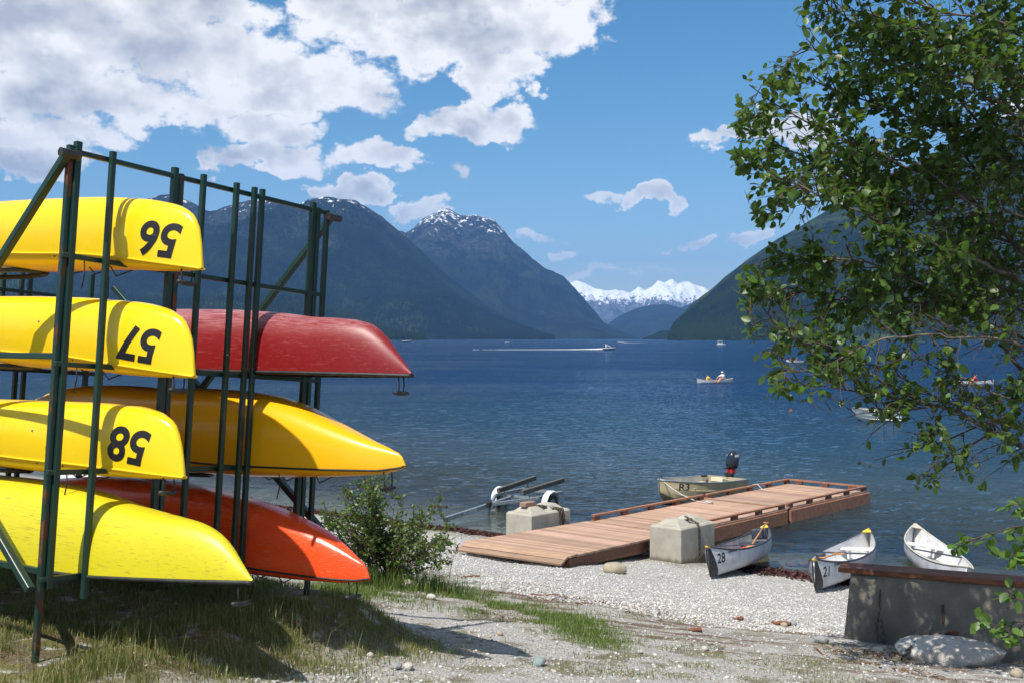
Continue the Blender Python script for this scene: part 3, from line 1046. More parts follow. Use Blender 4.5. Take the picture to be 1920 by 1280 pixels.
def inverted_kayak(name, tc, top, bot, tail, bmax, mats, label, cat, tuck=.86, chine=.34, exp=.62, number=None, num_at=None, num_size=.24, bn=2.2, bm_=.8, script=None, bolts=(), group=None, deck_drop=.1):
    root = empty(name, matrix=boat_matrix(tc))
    tag(root, label, cat, group)
    top, bot = smooth_tab(top), list(bot)
    tip = max(p[0] for p in top)
    us = sample_stations(tail, tip, 64)
    zk0, zs0 = pinterp(top, us), pinterp(bot, us)
    # far end mirrors the near end's profile
    c = (tip + tail) / 2
    um = np.where(us < c, tip - (us - tail), us)
    base = pinterp(top, np.array([c]))[0]
    zk = np.where(us < c, pinterp(top, um), zk0)
    zs = np.where(us < c, pinterp(bot, um), zs0)
    zk = np.maximum(zk, zs + .01)
    b = beam_at(us, tip, tail, bmax, bn, bm_)
    near = np.clip((tip - np.abs(us - c) - c) / .5, 0, 1)
    th = np.linspace(-math.pi / 2, math.pi / 2, 25)
    rings, drings, seam_l, seam_r = [], [], [], []
    for i, u in enumerate(us):
        zc = zs[i] + chine * (zk[i] - zs[i]) * near[i]
        tk = 1 - (1 - tuck) * near[i]
        e2 = exp + (1 - exp) * (1 - near[i]) * .4
        ring = [(u, -b[i] * tk, zs[i])]
        for q in th:
            y = b[i] * math.copysign(abs(math.sin(q)) ** e2, q)
            z = zc + (zk[i] - zc) * max(math.cos(q), 0) ** e2
            ring.append((u, y, z))
        ring.append((u, b[i] * tk, zs[i]))
        rings.append(ring)
        dd = deck_drop * (b[i] / bmax) + .004
        drings.append([(u, -b[i] * tk * .995 * math.cos(a), zs[i] - .004 - dd * math.sin(a)) for a in np.linspace(0, math.pi, 13)])
        seam_l.append((u, -b[i] * tk - .004, zs[i] - .002))
        seam_r.append((u, b[i] * tk + .004, zs[i] - .002))
    h = MB().loft(rings, cap=True).build('hull', mats[0], root)
    set_smooth(h, 50)
    d = MB().loft(drings, cap=True).build('deck', mats[1], root)
    set_smooth(d, 60)
    sm = MB()
    sm.tube(seam_l, .008, 6)
    sm.tube(seam_r, .008, 6)
    sm.build('seam', mats[1] if number else M['black_trim'], root, True)
    # cockpit rim and deck cords underneath
    zmid = pinterp(list(zip(us, zs)), np.array([c]))[0] - deck_drop - .012
    ck = MB()
    ck.tube([(c + math.cos(a) * .55, math.sin(a) * bmax * .62, zmid - .015) for a in np.linspace(0, 2 * math.pi, 29)], .018, 6, cap=False)
    ck.build('cockpit_rim', M['black_trim'], root, True)
    dc = MB()
    for k in range(3):
        uu = tip - .75 - k * .28
        i = int(np.argmin(abs(us - uu)))
        dc.tube([(us[i], -b[i] * .85, zs[i] - .02), (us[i] - .1, 0, zs[i] - deck_drop * .95 - .02), (us[i], b[i] * .85, zs[i] - .02)], .005, 5)
    i = int(np.argmin(abs(us - (tip - 1.05))))
    dc.tube([(us[i], -b[i] * .7, zs[i] - .05), (us[i] + .02, -b[i] * .72, zs[i] - .14), (us[i] - .01, -b[i] * .7, zs[i] - .24)], .005, 5)
    dc.build('deck_cord', M['cord'], root, True)
    toggle(root, tip - .16, zs[-8] - .02, .1)
    bv = bvh_of(h)
    if number:
        text_on('number', number, num_size, (num_at[0], 0, num_at[1]), Vector((-.992, 0, .12)), Vector((-.12, 0, -.992)), bv, (0, 1, 0), M['black_print'], h, shear=.12, bold=num_size * .028)
    if script:
        text_on('lettering', 'Tu', .072, (script[0], 0, script[1]), Vector((-1, 0, 0.04)), Vector((-.04, 0, -1)), bv, (0, 1, 0), M['black_print'], h, shear=.15, bold=.0015)
    for (u, w) in bolts:
        hit = bv.ray_cast(Vector((u, -2, w)), Vector((0, 1, 0)))
        if hit[0] is not None:
            bb = MB()
            bb.tube([hit[0] + Vector((0, .004, 0)), hit[0] - Vector((0, .004, 0)), hit[0] - Vector((0, .007, 0))], [.009, .009, .004], 8)
            bb.build('bolt', M['steel'], h, True)
    return root


def inverted_canoe(name, tc, top, bot, tail, bmax, hm, label, cat, exp=.8, bn=2.3, bm_=.85):
    root = empty(name, matrix=boat_matrix(tc))
    tag(root, label, cat)
    top = smooth_tab(top)
    tip = max(p[0] for p in top)
    us = sample_stations(tail, tip, 60)
    c = (tip + tail) / 2
    um = np.where(us < c, tip - (us - tail), us)
    zs = pinterp(bot, us)
    zk = np.where(us < c, pinterp(top, um) - pinterp(bot, um) + zs, pinterp(top, us))
    zk = np.maximum(zk, zs + .008)
    b = beam_at(us, tip, tail, bmax, bn, bm_)
    th = np.linspace(-math.pi / 2, math.pi / 2, 23)
    outer, inner, gl, gr = [], [], [], []
    for i, u in enumerate(us):
        near = min(1, (tip - abs(u - c) - c) / .6)
        e2 = exp + (1.05 - exp) * (1 - near)
        ring = [(u, b[i] * math.copysign(abs(math.sin(q)) ** e2, q), zs[i] + (zk[i] - zs[i]) * max(math.cos(q), 0) ** e2) for q in th]
        outer.append(ring)
        inner.append([(u, y * .975, max(zs[i] - .001, z - .014)) for (_, y, z) in ring])
        gl.append((u, -b[i] - .002, zs[i] - .006))
        gr.append((u, b[i] + .002, zs[i] - .006))
    h = MB().loft(outer).build('hull', M[hm], root)
    set_smooth(h, 60)
    n = MB().loft([r[::-1] for r in inner]).build('inner_hull', M[hm], root)
    set_smooth(n, 60)
    g = MB()
    g.tube(gl, .014, 6)
    g.tube(gr, .014, 6)
    g.build('gunwale', M['black_trim'], root, True)
    for uu in (c - .9, c + .2, c + 1.1):
        i = int(np.argmin(abs(us - uu)))
        MB().box((us[i], 0, zs[i] + .03), (.04, b[i] * .97, .012)).build('thwart', M['wood_dark'], root)
    toggle(root, tip - .1, zs[-5] + .0, .13, .03)
    return root


TAILK = -3.95
YELLOW = (M['kayak_yellow'], M['kayak_deck'])
inverted_kayak('kayak', .55, [(-1.7, 2.645), (-.92, 2.622), (-.075, 2.578), (0.266, 2.534), (0.46, 2.481), (0.572, 2.409), (0.633, 2.31), (0.665, 2.185), (0.68, 2.085)],
               [(-1.64, 2.235), (-.86, 2.2), (-.36, 2.182), (.024, 2.147), (.36, 2.104), (.68, 2.065)], TAILK, .30, YELLOW,
               'bright yellow kayak numbered 56 lying upside down on the top tier', 'kayak', number='56', num_at=(.37, 2.27), num_size=.315, script=(-.44, 2.255), bolts=[(-1.27, 2.5)], group='yellow numbered kayaks')
inverted_kayak('kayak', .55, [(-1.6, 1.922), (-.92, 1.908), (-.18, 1.874), (.222, 1.834), (.417, 1.784), (.558, 1.694), (.627, 1.571), (.655, 1.46), (.667, 1.372)],
               [(-1.55, 1.524), (-.874, 1.487), (-.374, 1.467), (.039, 1.423), (.667, 1.362)], TAILK, .30, YELLOW,
               'bright yellow kayak numbered 57 upside down on the second tier from the top', 'kayak', number='57', num_at=(.26, 1.57), num_size=.315, script=(-.47, 1.545), bolts=[(-1.38, 1.77), (-.68, 1.71)], group='yellow numbered kayaks')
inverted_kayak('kayak', .55, [(-1.5, 1.15), (-.773, 1.158), (-.106, 1.157), (.234, 1.136), (.401, 1.096), (.527, 1.006), (.591, .874), (.615, .79), (.628, .718)],
               [(-1.457, .76), (-.79, .745), (-.3, .739), (.108, .728), (.628, .707)], TAILK, .30, YELLOW,
               'bright yellow kayak numbered 58 upside down just above the lemon yellow canoe', 'kayak', number='58', num_at=(.22, .90), num_size=.315, script=(-.5, .815), bolts=[(-1.36, .99), (-.67, .95)], group='yellow numbered kayaks')
inverted_canoe('canoe', .55, [(-1.44, .58), (-.775, .575), (-.34, .55), (-.041, .508), (.299, .469), (.568, .447), (.852, .415), (.979, .376), (1.081, .32), (1.184, .232), (1.306, .129)],
               [(-3.9, .06), (-1.35, .0), (.094, .035), (1.306, .118)], -3.9, .34, 'canoe_yellow',
               'scratched lemon yellow canoe upside down on the lowest tier under kayak 58', 'canoe', exp=.72)
inverted_canoe('canoe', 1.93, [(-1.0, 1.955), (-.273, 1.934), (.086, 1.909), (.374, 1.88), (.651, 1.865), (.839, 1.847), (.972, 1.81), (1.08, 1.739), (1.214, 1.614), (1.357, 1.469)],
               [(-3.9, 1.46), (-.28, 1.441), (1.36, 1.452)], -3.9, .37, 'canoe_red',
               'scuffed dark red canoe upside down on the rack nearest the lake', 'canoe', exp=.7)
inverted_kayak('kayak', 1.93, [(-2.0, 1.24), (-1.385, 1.283), (-.72, 1.302), (-.22, 1.285), (.078, 1.254), (.312, 1.197), (.596, 1.104), (.815, 1.031), (1.028, .963), (1.234, .9), (1.305, .866), (1.338, .81)],
               [(-3.9, .76), (-.99, .72), (-.174, .715), (.73, .738), (1.143, .756), (1.301, .785), (1.34, .80)], -3.9, .36, (M['kayak_amber'], M['kayak_amber']),
               'plain amber yellow kayak upside down under the red canoe', 'kayak', tuck=.97, chine=.12, exp=.7, bn=2.2, bm_=.9)
inverted_kayak('kayak', 1.93, [(-1.8, .49), (-1.108, .513), (-.335, .453), (-.031, .414), (.262, .353), (.546, .282), (.767, .192), (.931, .104), (1.03, .032), (1.056, -.02)],
               [(-3.9, .03), (-.293, -.03), (.294, -.05), (.785, -.058), (.967, -.05), (1.06, -.03)], -3.9, .36, (M['kayak_orange'], M['kayak_orange']),
               'orange red kayak upside down on the lowest tier beside the shrub', 'kayak', tuck=.97, chine=.12, exp=.7, bn=2.2, bm_=.9)


# ------------------------------------------------------------------ dock and ramp
def fz(h):
    return EYE - h


DA = Vector((6.1, 6.6, 0)).normalized()              # along the dock
DC = Vector((DA.y, -DA.x, 0))                        # across, towards the camera's right
D0 = Vector((1.80, 25.56, fz(4.15)))
DLEN, DWID = 9.0, 2.42
dock = empty('dock', (D0.x, D0.y, 0))
tag(dock, 'weathered wooden floating dock with low curb rails reaching into the lake', 'dock')
OFF = D0 - Vector((D0.x, D0.y, 0))


def dl(a, c, z):
    return OFF + DA * a + DC * c + Vector((0, 0, z))


bw = .137
unit = MB().box((0, 0, 0), (DWID / 2, bw / 2 - .004, .019)).build('deck_board', M['wood'], dock, bevel=.003)
nb = int(DLEN / bw)
for i in range(nb):
    b = unit if i == 0 else unit.copy()
    if i:
        COL.objects.link(b)
    p = dl((i + .5) * bw, DWID / 2 + random.uniform(-.006, .006), -.019 + random.uniform(-.003, .003))
    if abs(i * bw - 4.66) < bw * .6:
        p.z += .03                                     # the raised hinge plate between the two floats
    b.location = p
    b.rotation_euler = (0, 0, math.atan2(DC.y, DC.x) + random.uniform(-.002, .002))
axd = (DA, DC, Vector((0, 0, 1)))
for c in (0.0, DWID):
    for a0, a1 in ((.0, 4.55), (4.7, DLEN)):
        MB().box(dl((a0 + a1) / 2, c + (.03 if c else -.03), -.2), ((a1 - a0) / 2, .03, .155), axd).build('fascia_board', M['wood_fascia'], dock, bevel=.004)
        MB().box(dl((a0 + a1) / 2, c + (-.05 if c else .05), .115), ((a1 - a0) / 2 - .01, .045, .022), axd).build('curb_rail', M['wood_fascia'], dock, bevel=.004)
        n = int((a1 - a0) / .95)
        for q in range(n + 1):
            MB().box(dl(a0 + .12 + (a1 - a0 - .24) * q / n, c + (-.05 if c else .05), .047), (.1, .042, .044), axd).build('curb_block', M['wood_dark'], dock, bevel=.003)
MB().box(dl(DLEN + .03, DWID / 2, -.2), (.03, DWID / 2 + .06, .155), axd).build('fascia_board', M['wood_fascia'], dock, bevel=.004)
MB().box(dl(DLEN - .05, DWID / 2, .117), (.045, DWID / 2 - .1, .022), axd).build('curb_rail', M['wood_fascia'], dock, bevel=.004)
for c in (.4, 1.2, 2.0):
    MB().box(dl(DLEN - .05, c, .047), (.042, .1, .044), axd).build('curb_block', M['wood_dark'], dock, bevel=.003)
for a in (1.2, 3.4, 5.8, 8.0):
    MB().box(dl(a, DWID / 2, -.42), (.8, DWID / 2 - .1, .16), axd).build('float', M['rubber'], dock, bevel=.02)

# ramp from the shingle to the dock
RL0, RL1 = Vector((-1.05, 20.68, 0)), Vector((1.72, 25.42, fz(4.155)))
RR0, RR1 = Vector((.88, 19.28, 0)), Vector((3.42, 23.78, fz(4.155)))
zl = max(gz(RL0.x, RL0.y), gz(RR0.x, RR0.y)) + .04
RL0.z = RR0.z = zl
ramp = empty('ramp', (RL0.x, RL0.y, 0))
tag(ramp, 'reddish plank ramp lying from the shingle beach up to the dock', 'ramp')
rl = Vector((RL0.x, RL0.y, 0))
length = ((RL1 + RR1) / 2 - (RL0 + RR0) / 2).length
rb = .145
nb = int(length / rb)
bo = None
rise = .12
for i in range(nb):
    f = (i + .5) / nb
    a, b = RL0.lerp(RL1, f), RR0.lerp(RR1, f)
    lift = rise * min(1, f * nb / 2.0)
    lift = lift * (1 - f) if f > .1 else lift
    if i == 0:
        unit = MB().box((0, 0, 0), (1.19, rb / 2 - .005, .02)).build('deck_board', M['wood'], ramp, bevel=.003)
        bo = unit
    else:
        bo = unit.copy()
        COL.objects.link(bo)
    w = b - a
    bo.location = (a + b) / 2 - rl + Vector((0, 0, lift))
    bo.rotation_euler = (0, 0, math.atan2(w.y, w.x) + random.uniform(-.002, .002))
    bo.scale = (w.length / 2.38 * (.965 if i < 2 else 1.0), 1, 1)
    if i < 2:
        bo.rotation_euler.x = .33
for a, b in ((RL0, RL1), (RR0, RR1)):
    p0, p1 = a.lerp(b, .06) - rl, b - rl
    inn = (RL0 - RR0).normalized() * (.06 if a == RR0 else -.06)
    mb = MB()
    mb.beam(p0 + inn + Vector((0, 0, rise - .12)), p1 + inn + Vector((0, 0, -.1)), .05, .16)
    mb.build('stringer', M['wood_dark'], ramp, bevel=.004)
    mb = MB()
    mb.beam(p0 + inn * 2.2 + Vector((0, 0, -.06)), p0.lerp(p1, .75) + inn * 2.2 + Vector((0, 0, -.2)), .09, .1)
    mb.build('skid', M['wood_fascia'], ramp, bevel=.004)


# ------------------------------------------------------------------ concrete anchor blocks with chains
def chain(label, pts, link_len, material, cat='chain', group=None):
    """pts: polyline; links share one mesh, every other one turned a quarter."""
    pts = [Vector(p) for p in pts]
    root = empty('chain', pts[0])
    tag(root, label, cat, group)
    r, L = link_len * .15, link_len * .5
    ring = []
    for k in range(8):
        a = 2 * math.pi * k / 8
        ring.append(Vector((math.cos(a) * (L - r * .2), math.sin(a) * L * .56, 0)))
    mb = MB()
    rings = []
    for k in range(8):
        tdir = (ring[(k + 1) % 8] - ring[k - 1]).normalized()
        nrm = tdir.cross(Vector((0, 0, 1)))
        rings.append([ring[k] + nrm * r * math.cos(q) + Vector((0, 0, 1)) * r * math.sin(q) for q in (0, math.pi / 2, math.pi, 3 * math.pi / 2)])
    rings.append(rings[0])
    mb.loft(rings, closed=True)
    src = None
    seg = 0.0
    k = 0
    total = sum((pts[i + 1] - pts[i]).length for i in range(len(pts) - 1))
    step = link_len * .72
    s = 0.0
    while s < total:
        acc = 0.0
        for i in range(len(pts) - 1):
            l = (pts[i + 1] - pts[i]).length
            if acc + l >= s:
                break
            acc += l
        d = (pts[i + 1] - pts[i]).normalized()
        p = pts[i] + d * (s - acc)
        if src is None:
            src = mb.build('link', material, root, True)
            o = src
        else:
            o = src.copy()
            COL.objects.link(o)
        q = d.to_track_quat('X', 'Z')
        o.rotation_mode = 'QUATERNION'
        from mathutils import Quaternion
        o.rotation_quaternion = q @ Quaternion((1, 0, 0), math.pi / 2 * (k % 2) + .4)
        o.location = p - root.location
        s += step
        k += 1
    return root


def lock_block(x, y, zb, W, L, H, label, cham=.04):
    """Interlocking block: chamfered edges, two pyramid keys on top."""
    root = empty('concrete_block', (x, y, zb))
    tag(root, label, 'concrete block', 'concrete anchor blocks beside the ramp')
    A, C = DA, -DC                       # long face runs along the dock, short face to the left
    mb = MB()
    f = lambda a, c, z: A * a + C * c + Vector((0, 0, z))
    rings = []
    for z, ins in ((-.35, 0.0), (H - cham, 0.0), (H, cham)):
        rings.append([f(ins, ins, z), f(L - ins, ins, z), f(L - ins, W - ins, z), f(ins, W - ins, z)])
    mb.loft(rings, closed=True, cap=True)
    mb.build('body', M['concrete'], root, bevel=.008)
    for k in (0, 1):
        a0 = L * (.07 + .47 * k)
        k2 = MB()
        kr = []
        for z, ins in ((H - .005, 0), (H + .11, .13)):
            kr.append([f(a0 + ins, .1 + ins, z), f(a0 + L * .39 - ins, .1 + ins, z), f(a0 + L * .39 - ins, W - .1 - ins, z), f(a0 + ins, W - .1 - ins, z)])
        k2.loft(kr, closed=True, cap=True)
        k2.build('key', M['concrete'], root, bevel=.012)
    return root, f


p = gp(1277, 1057, 16, 26)
b2, f2 = lock_block(p.x, p.y, p.z, .75, 1.2, .70, 'concrete anchor block standing between the ramp and canoe 28')
pts = [b2.location + f2(.62, .30, .82), b2.location + f2(.6, .12, .76), b2.location + f2(.6, .01, .72), b2.location + f2(.6, -.02, .6), b2.location + f2(.62, -.02, .3), b2.location + f2(.6, -.03, .04)]
chain('rusty dark chain hanging down the anchor block next to canoe 28', pts, .075, M['chain_dark'])
mb = MB()
for k in range(5):
    mb.tube([b2.location + f2(.5 + .05 * k, .42 - .03 * k, .725 + .1 * (k % 2) * .2), b2.location + f2(.62 + .1 * k, .2 + .02 * k, .80 - .012 * k)], .011, 6)
o = mb.build('rusty_cable', M['chain_dark'])
tag(o, 'rusty cable ends lying on top of the anchor block next to canoe 28', 'cable')
b1x, b1y = .42, 24.05
b1, f1 = lock_block(b1x, b1y, fz(4.46), .75, 1.3, .68, 'concrete anchor block at the water edge behind the ramp')
pts = [b1.location + f1(.55, .35, .77), b1.location + f1(.8, .2, .72), b1.location + f1(.92, .0, .69), b1.location + f1(.95, -.03, .45), b1.location + f1(.9, -.03, .2)]
chain('left one of two dark chains draped over the block behind the ramp', pts, .085, M['chain_dark'])
chain('right one of two dark chains draped over the block behind the ramp', [q + DA * .1 for q in pts], .085, M['chain_dark'])
o = MB().box((0, 0, 0), (.17, .09, .045), (DA, DC, Vector((0, 0, 1)))).build('wood_offcut', M['wood'], bevel=.006, matrix=Matrix.Translation(b1.location + f1(.3, .38, .84)))
tag(o, 'short wooden offcut lying on top of the block behind the ramp', 'wood')


# ------------------------------------------------------------------ rocks
def rock(name, label, p, size, material, seed, cat='stone', group=None, sub=3, sink=.25, rz=0.0):
    bm = bmesh.new()
    bmesh.ops.create_icosphere(bm, subdivisions=sub, radius=1.0)
    r = np.random.default_rng(seed)
    cuts = [(Vector(r.normal(size=3)).normalized(), r.uniform(.62, .95)) for _ in range(14)]
    for v in bm.verts:
        d = v.co.normalized()
        for n, k in cuts:
            h = d.dot(n)
            if v.co.dot(n) > k:
                v.co -= n * (v.co.dot(n) - k) * .8
        c = v.co
        nn = float(fbm(np.array([c.x * 1.7 + seed]), np.array([c.y * 1.7 + c.z * 1.3]), 4, seed % 50)[0]) - .5
        v.co += d * nn * .22
        v.co = Vector((v.co.x * size[0], v.co.y * size[1], v.co.z * size[2]))
    me = bpy.data.meshes.new(name)
    bm.to_mesh(me)
    bm.free()
    for q in me.polygons:
        q.use_smooth = True
    me.materials.append(material)
    o = link(name, me)
    o.location = (p[0], p[1], p[2] + size[2] * (1 - 2 * sink) * 1.0)
    o.rotation_euler = (0, 0, rz)
    tag(o, label, cat, group)
    return o


p = gp(1153, 1074, 14, 22)
rock('stone', 'smooth tan boulder on the shingle beside the ramp', p, (.21, .18, .125), M['rock_tan'], 3, 'boulder', sink=.18)
p = gp(1798, 1246, 6, 14)
rock('boulder', 'large pale granite boulder with a chain over it below the retaining wall', (p.x, p.y + .2, p.z), (.56, .34, .17), M['rock_pale'], 12, 'boulder', sub=4, sink=.33, rz=-.25)
BOULD = p
p = gp(1915, 1225, 6, 14)
rock('boulder', 'brown boulder in shade at the right edge behind the pale boulder', (p.x + .12, p.y + .35, p.z), (.34, .34, .3), M['rock_tan'], 19, 'boulder', sub=3, sink=.3)
STONES = [(1540, 1205, .07, 'rock_grey', 'round grey stone in the dappled shade left of the retaining wall'),
          (1011, 1247, .055, 'rock_blue', 'blue grey stone near the bottom middle of the gravel'),
          (937, 1190, .034, 'rock_tan', 'small round stone just right of the shadow tips'),
          (694, 1232, .032, 'rock_pale', 'small pale stone below the longest boat shadow'),
          (765, 1254, .04, 'rock_pale', 'broken white stone at the bottom of the gravel'),
          (742, 1254, .04, 'rock_grey', 'flat grey stone left of the broken white stone'),
          (768, 1103, .1, 'rock_pale', 'pale stone at the foot of the green shrub'),
          (808, 1123, .05, 'rock_pale', 'small white stone in the grass right of the shrub'),
          (1322, 1220, .04, 'rock_pale', 'white stone on the open gravel in the middle'),
          (1470, 1175, .05, 'rock_tan', 'orange brown stone beside the driftwood left of the wall'),
          (1488, 1172, .045, 'rock_grey', 'dark grey stone beside the driftwood left of the wall'),
          (1200, 1225, .03, 'rock_pale', 'small white stone in the gravel left of the grass patches'),
          (1646, 1222, .05, 'rock_pale', 'small pale stone below the hanging chain at the wall'),
          (1905, 1268, .07, 'rock_tan', 'tan stone in the bottom right corner'),
          (545, 1060, .22, 'rock_pale', 'pale rock half hidden behind the orange red kayak')]
for i, (px, py, r, mt, lab) in enumerate(STONES):
    p = gp(px, py)
    rock('stone', lab, p, (r * 1.2, r, r * .8), M[mt], 30 + i, 'stone', 'loose stones on the gravel', sub=2, sink=.2, rz=i * 1.3)

# ------------------------------------------------------------------ retaining wall
w0 = gp(1583, 1196, 6, 16)
ztop = EYE - (1072 - 634) / F * w0.y
wdir = Vector((5.9 - w0.x, -1.0, 0)).normalized()
wn = Vector((wdir.y, -wdir.x, 0))                     # towards the camera
if wn.y > 0:
    wn = -wn
wall = empty('retaining_wall', w0)
tag(wall, 'low concrete retaining wall with a brown timber cap in dappled shade', 'retaining wall')
H = ztop - w0.z
WL = 4.2
rings = []
for i in range(25):
    a = WL * i / 24
    r_ = random.Random(i)
    j = lambda s=.012: r_.uniform(-s, s)
    ring = []
    for (o_, z) in ((.06, -.35), (.05, 0.0), (.035, H * .33), (.02, H * .66), (0, H - .03), (-.02, H), (-.33, H), (-.35, 0), (-.35, -.35)):
        sh = .07 * (z / H) if i == 0 else 0
        ring.append(wdir * (a + sh) + wn * (o_ + j()) + Vector((0, 0, z + (j(.008) if z > 0 else 0))))
    rings.append(ring)
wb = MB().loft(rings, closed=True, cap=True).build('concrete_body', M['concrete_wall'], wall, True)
set_smooth(wb, 35)
for a0, a1 in ((-.06, 2.05), (2.058, WL + .1)):
    MB().box(wdir * ((a0 + a1) / 2) - wn * .13 + Vector((0, 0, H + .03)), ((a1 - a0) / 2, .17, .028), (wdir, wn, Vector((0, 0, 1)))).build('timber_cap', M['timber_cap'], wall, bevel=.006)
MB().box(wdir * 1.02 + wn * .04 + Vector((0, 0, H * .52)), (.012, .012, .1), (wdir, wn, Vector((0, 0, 1)))).build('steel_hook', M['chain_dark'], wall)
# chain hanging down the wall face, and the one over the boulder
c0 = w0 + wdir * .38 + wn * .06
chain('grey chain hanging in two strands down the retaining wall', [c0 + Vector((0, 0, H * .78)), c0 - wdir * .01 + Vector((0, 0, H * .5)), c0 - wdir * .035 + wn * .03 + Vector((0, 0, H * .2)), c0 + wn * .06 + Vector((0, 0, .03)), c0 + wdir * .05 + wn * .06 + Vector((0, 0, .04)), c0 + wdir * .02 + wn * .05 + Vector((0, 0, H * .4))], .05, M['chain'])
bc = BOULD + Vector((0, .2, 0))
gpt = lambda dx, dy, dz: Vector((bc.x + dx, bc.y + dy, bc.z + dz))
chain('heavy rusty chain lying over the pale boulder', [gpt(-.62, -.22, .03), gpt(-.5, -.12, .09), gpt(-.36, .02, .165), gpt(-.2, .12, .2), gpt(-.02, .18, .2), gpt(.08, .24, .19)], .075, M['chain'])
o = rock('stone', 'small rusty orange stone at the end of the chain on the boulder', gpt(.12, .22, .18), (.055, .045, .04), M['timber_cap'], 77, 'stone', sub=2, sink=.2)


# ------------------------------------------------------------------ upright canoes
def open_canoe(name, bow, stern, label, cat, hullm, innerm, gunm, roll=0.0, bmax=.44, depth=.36, ends=.56, number=None, patch=True, plates='yellow_plate', seats='inner_white', group=None, detail=True):
    """bow/stern: world points under the two stems (keel line)."""
    bow, stern = Vector(bow), Vector(stern)
    x = (bow - stern)
    L = x.length
    x.normalize()
    y = Vector((0, 0, 1)).cross(x).normalized()
    z = x.cross(y)
    mtx = Matrix((x, y, z)).transposed().to_4x4() @ Matrix.Rotation(roll, 4, 'X')
    mtx.translation = (bow + stern) / 2
    root = empty(name, matrix=mtx)
    tag(root, label, cat, group)
    us = sample_stations(-L / 2, L / 2, 44)
    xi = np.abs(us) / (L / 2)
    sheer = depth + (ends - depth) * xi ** 3.2
    # stem rises in a short curve
    keel = np.where(xi > .965, ((xi - .965) / .035) ** 2.4 * .12, 0.0) + .02 * xi ** 2
    b = beam_at(us, L / 2, -L / 2, bmax, 2.1, .9, .012)
    th = np.linspace(-math.pi / 2, math.pi / 2, 21)
    outer, inner, gl, gr = [], [], [], []
    for i, u in enumerate(us):
        e2 = .62 + .4 * xi[i] ** 4
        ring = [(u, b[i] * math.copysign(abs(math.sin(q)) ** e2, q), sheer[i] - (sheer[i] - keel[i]) * max(math.cos(q), 0) ** e2) for q in th]
        outer.append(ring)
        inner.append([(u * .993, yy * .96, zz + .012 * max(math.cos(q), 0)) for (_, yy, zz), q in zip(ring, th)])
        gl.append((u, -b[i], sheer[i] + .006))
        gr.append((u, b[i], sheer[i] + .006))
    h = MB().loft(outer).build('hull', M[hullm], root)
    set_smooth(h, 70)
    n = MB().loft([r[::-1] for r in inner]).build('inner_hull', M[innerm], root)
    set_smooth(n, 70)
    g = MB()
    g.tube(gl, .017, 6)
    g.tube(gr, .017, 6)
    g.build('gunwale', M[gunm], root, True)
    if not detail:
        return root, us, b, sheer
    for s in (1, -1):
        i0 = len(us) - 1 if s > 0 else 0
        i1 = int(np.argmin(abs(us - s * (L / 2 - .2))))
        zt = sheer[i0] + .016
        d = MB()
        d.add([(us[i0] + s * .02, -.02, zt), (us[i0] + s * .02, .02, zt), (us[i1], b[i1], sheer[i1] + .02), (us[i1], -b[i1], sheer[i1] + .02),
               (us[i0] + s * .02, -.02, zt - .03), (us[i0] + s * .02, .02, zt - .03), (us[i1], b[i1], sheer[i1] - .01), (us[i1], -b[i1], sheer[i1] - .01)],
              [(0, 1, 2, 3), (7, 6, 5, 4), (0, 4, 5, 1), (3, 2, 6, 7), (0, 3, 7, 4), (1, 5, 6, 2)])
        d.build('deck_plate', M[plates], root, bevel=.006)
    for uu, wd, zz in ((L * .2, .14, -.1), (-L * .27, .14, -.1)):
        i = int(np.argmin(abs(us - uu)))
        st = MB().box((us[i], 0, sheer[i] + zz), (wd, b[i] * .92, .018)).build('seat', M[seats], root, bevel=.006)
        bl = MB()
        bl.box((us[i], b[i] * .5, sheer[i] + zz - .1), (wd * .8, .015, .09))
        bl.box((us[i], -b[i] * .5, sheer[i] + zz - .1), (wd * .8, .015, .09))
        bl.build('seat_support', M[seats], st)
    i = int(np.argmin(abs(us)))
    MB().box((us[i], 0, sheer[i] - .01), (.035, b[i] * .97, .012)).build('thwart', M['seat_navy'], root, bevel=.004)
    bv = bvh_of(h)
    if patch:
        # dark moulded bow guard: the hull ahead of a slanted cut, 3 mm proud
        bm = bmesh.new()
        bm.from_mesh(h.data)
        bmesh.ops.bisect_plane(bm, geom=bm.verts[:] + bm.edges[:] + bm.faces[:], plane_co=(L / 2 - .34, 0, 0), plane_no=Vector((1, 0, .52)).normalized() * 1.0 if False else Vector((1, 0, -.50)).normalized(), clear_inner=True)
        bmesh.ops.bisect_plane(bm, geom=bm.verts[:] + bm.edges[:] + bm.faces[:], plane_co=(0, 0, ends - .035), plane_no=(0, 0, 1), clear_outer=True)
        bm.normal_update()
        for vv in bm.verts:
            vv.co += Vector((.004, math.copysign(.004, vv.co.y) if abs(vv.co.y) > 1e-4 else 0, 0))
        me2 = bpy.data.meshes.new('bow_guard')
        bm.to_mesh(me2)
        bm.free()
        me2.materials.clear()
        me2.materials.append(M['black_trim'])
        link('bow_guard', me2, h)
    if number:
        for s in (1, -1):
            text_on('number', number, .24, (L / 2 - .36, 0, .31), Vector((s * -1.0, 0, 0)) if s < 0 else Vector((-1, 0, 0)), Vector((0, 0, 1)), bv, (0, -s, 0), M['black_print'], h, bold=.004) if s > 0 else \
                text_on('number', number, .24, (L / 2 - .36, 0, .31), Vector((1, 0, 0)), Vector((0, 0, 1)), bv, (0, 1, 0), M['black_print'], h, bold=.004)
            m = MB()
            for k in range(9):
                uu = L / 2 - .62 - .045 * k
                hit = bv.ray_cast(Vector((uu, s * 2, .40)), Vector((0, -s, 0)))
                if hit[0] is not None:
                    m.box(hit[0], (.016, .004, .02 if k % 3 else .026))
            m.build('lettering', M['black_print'], h)
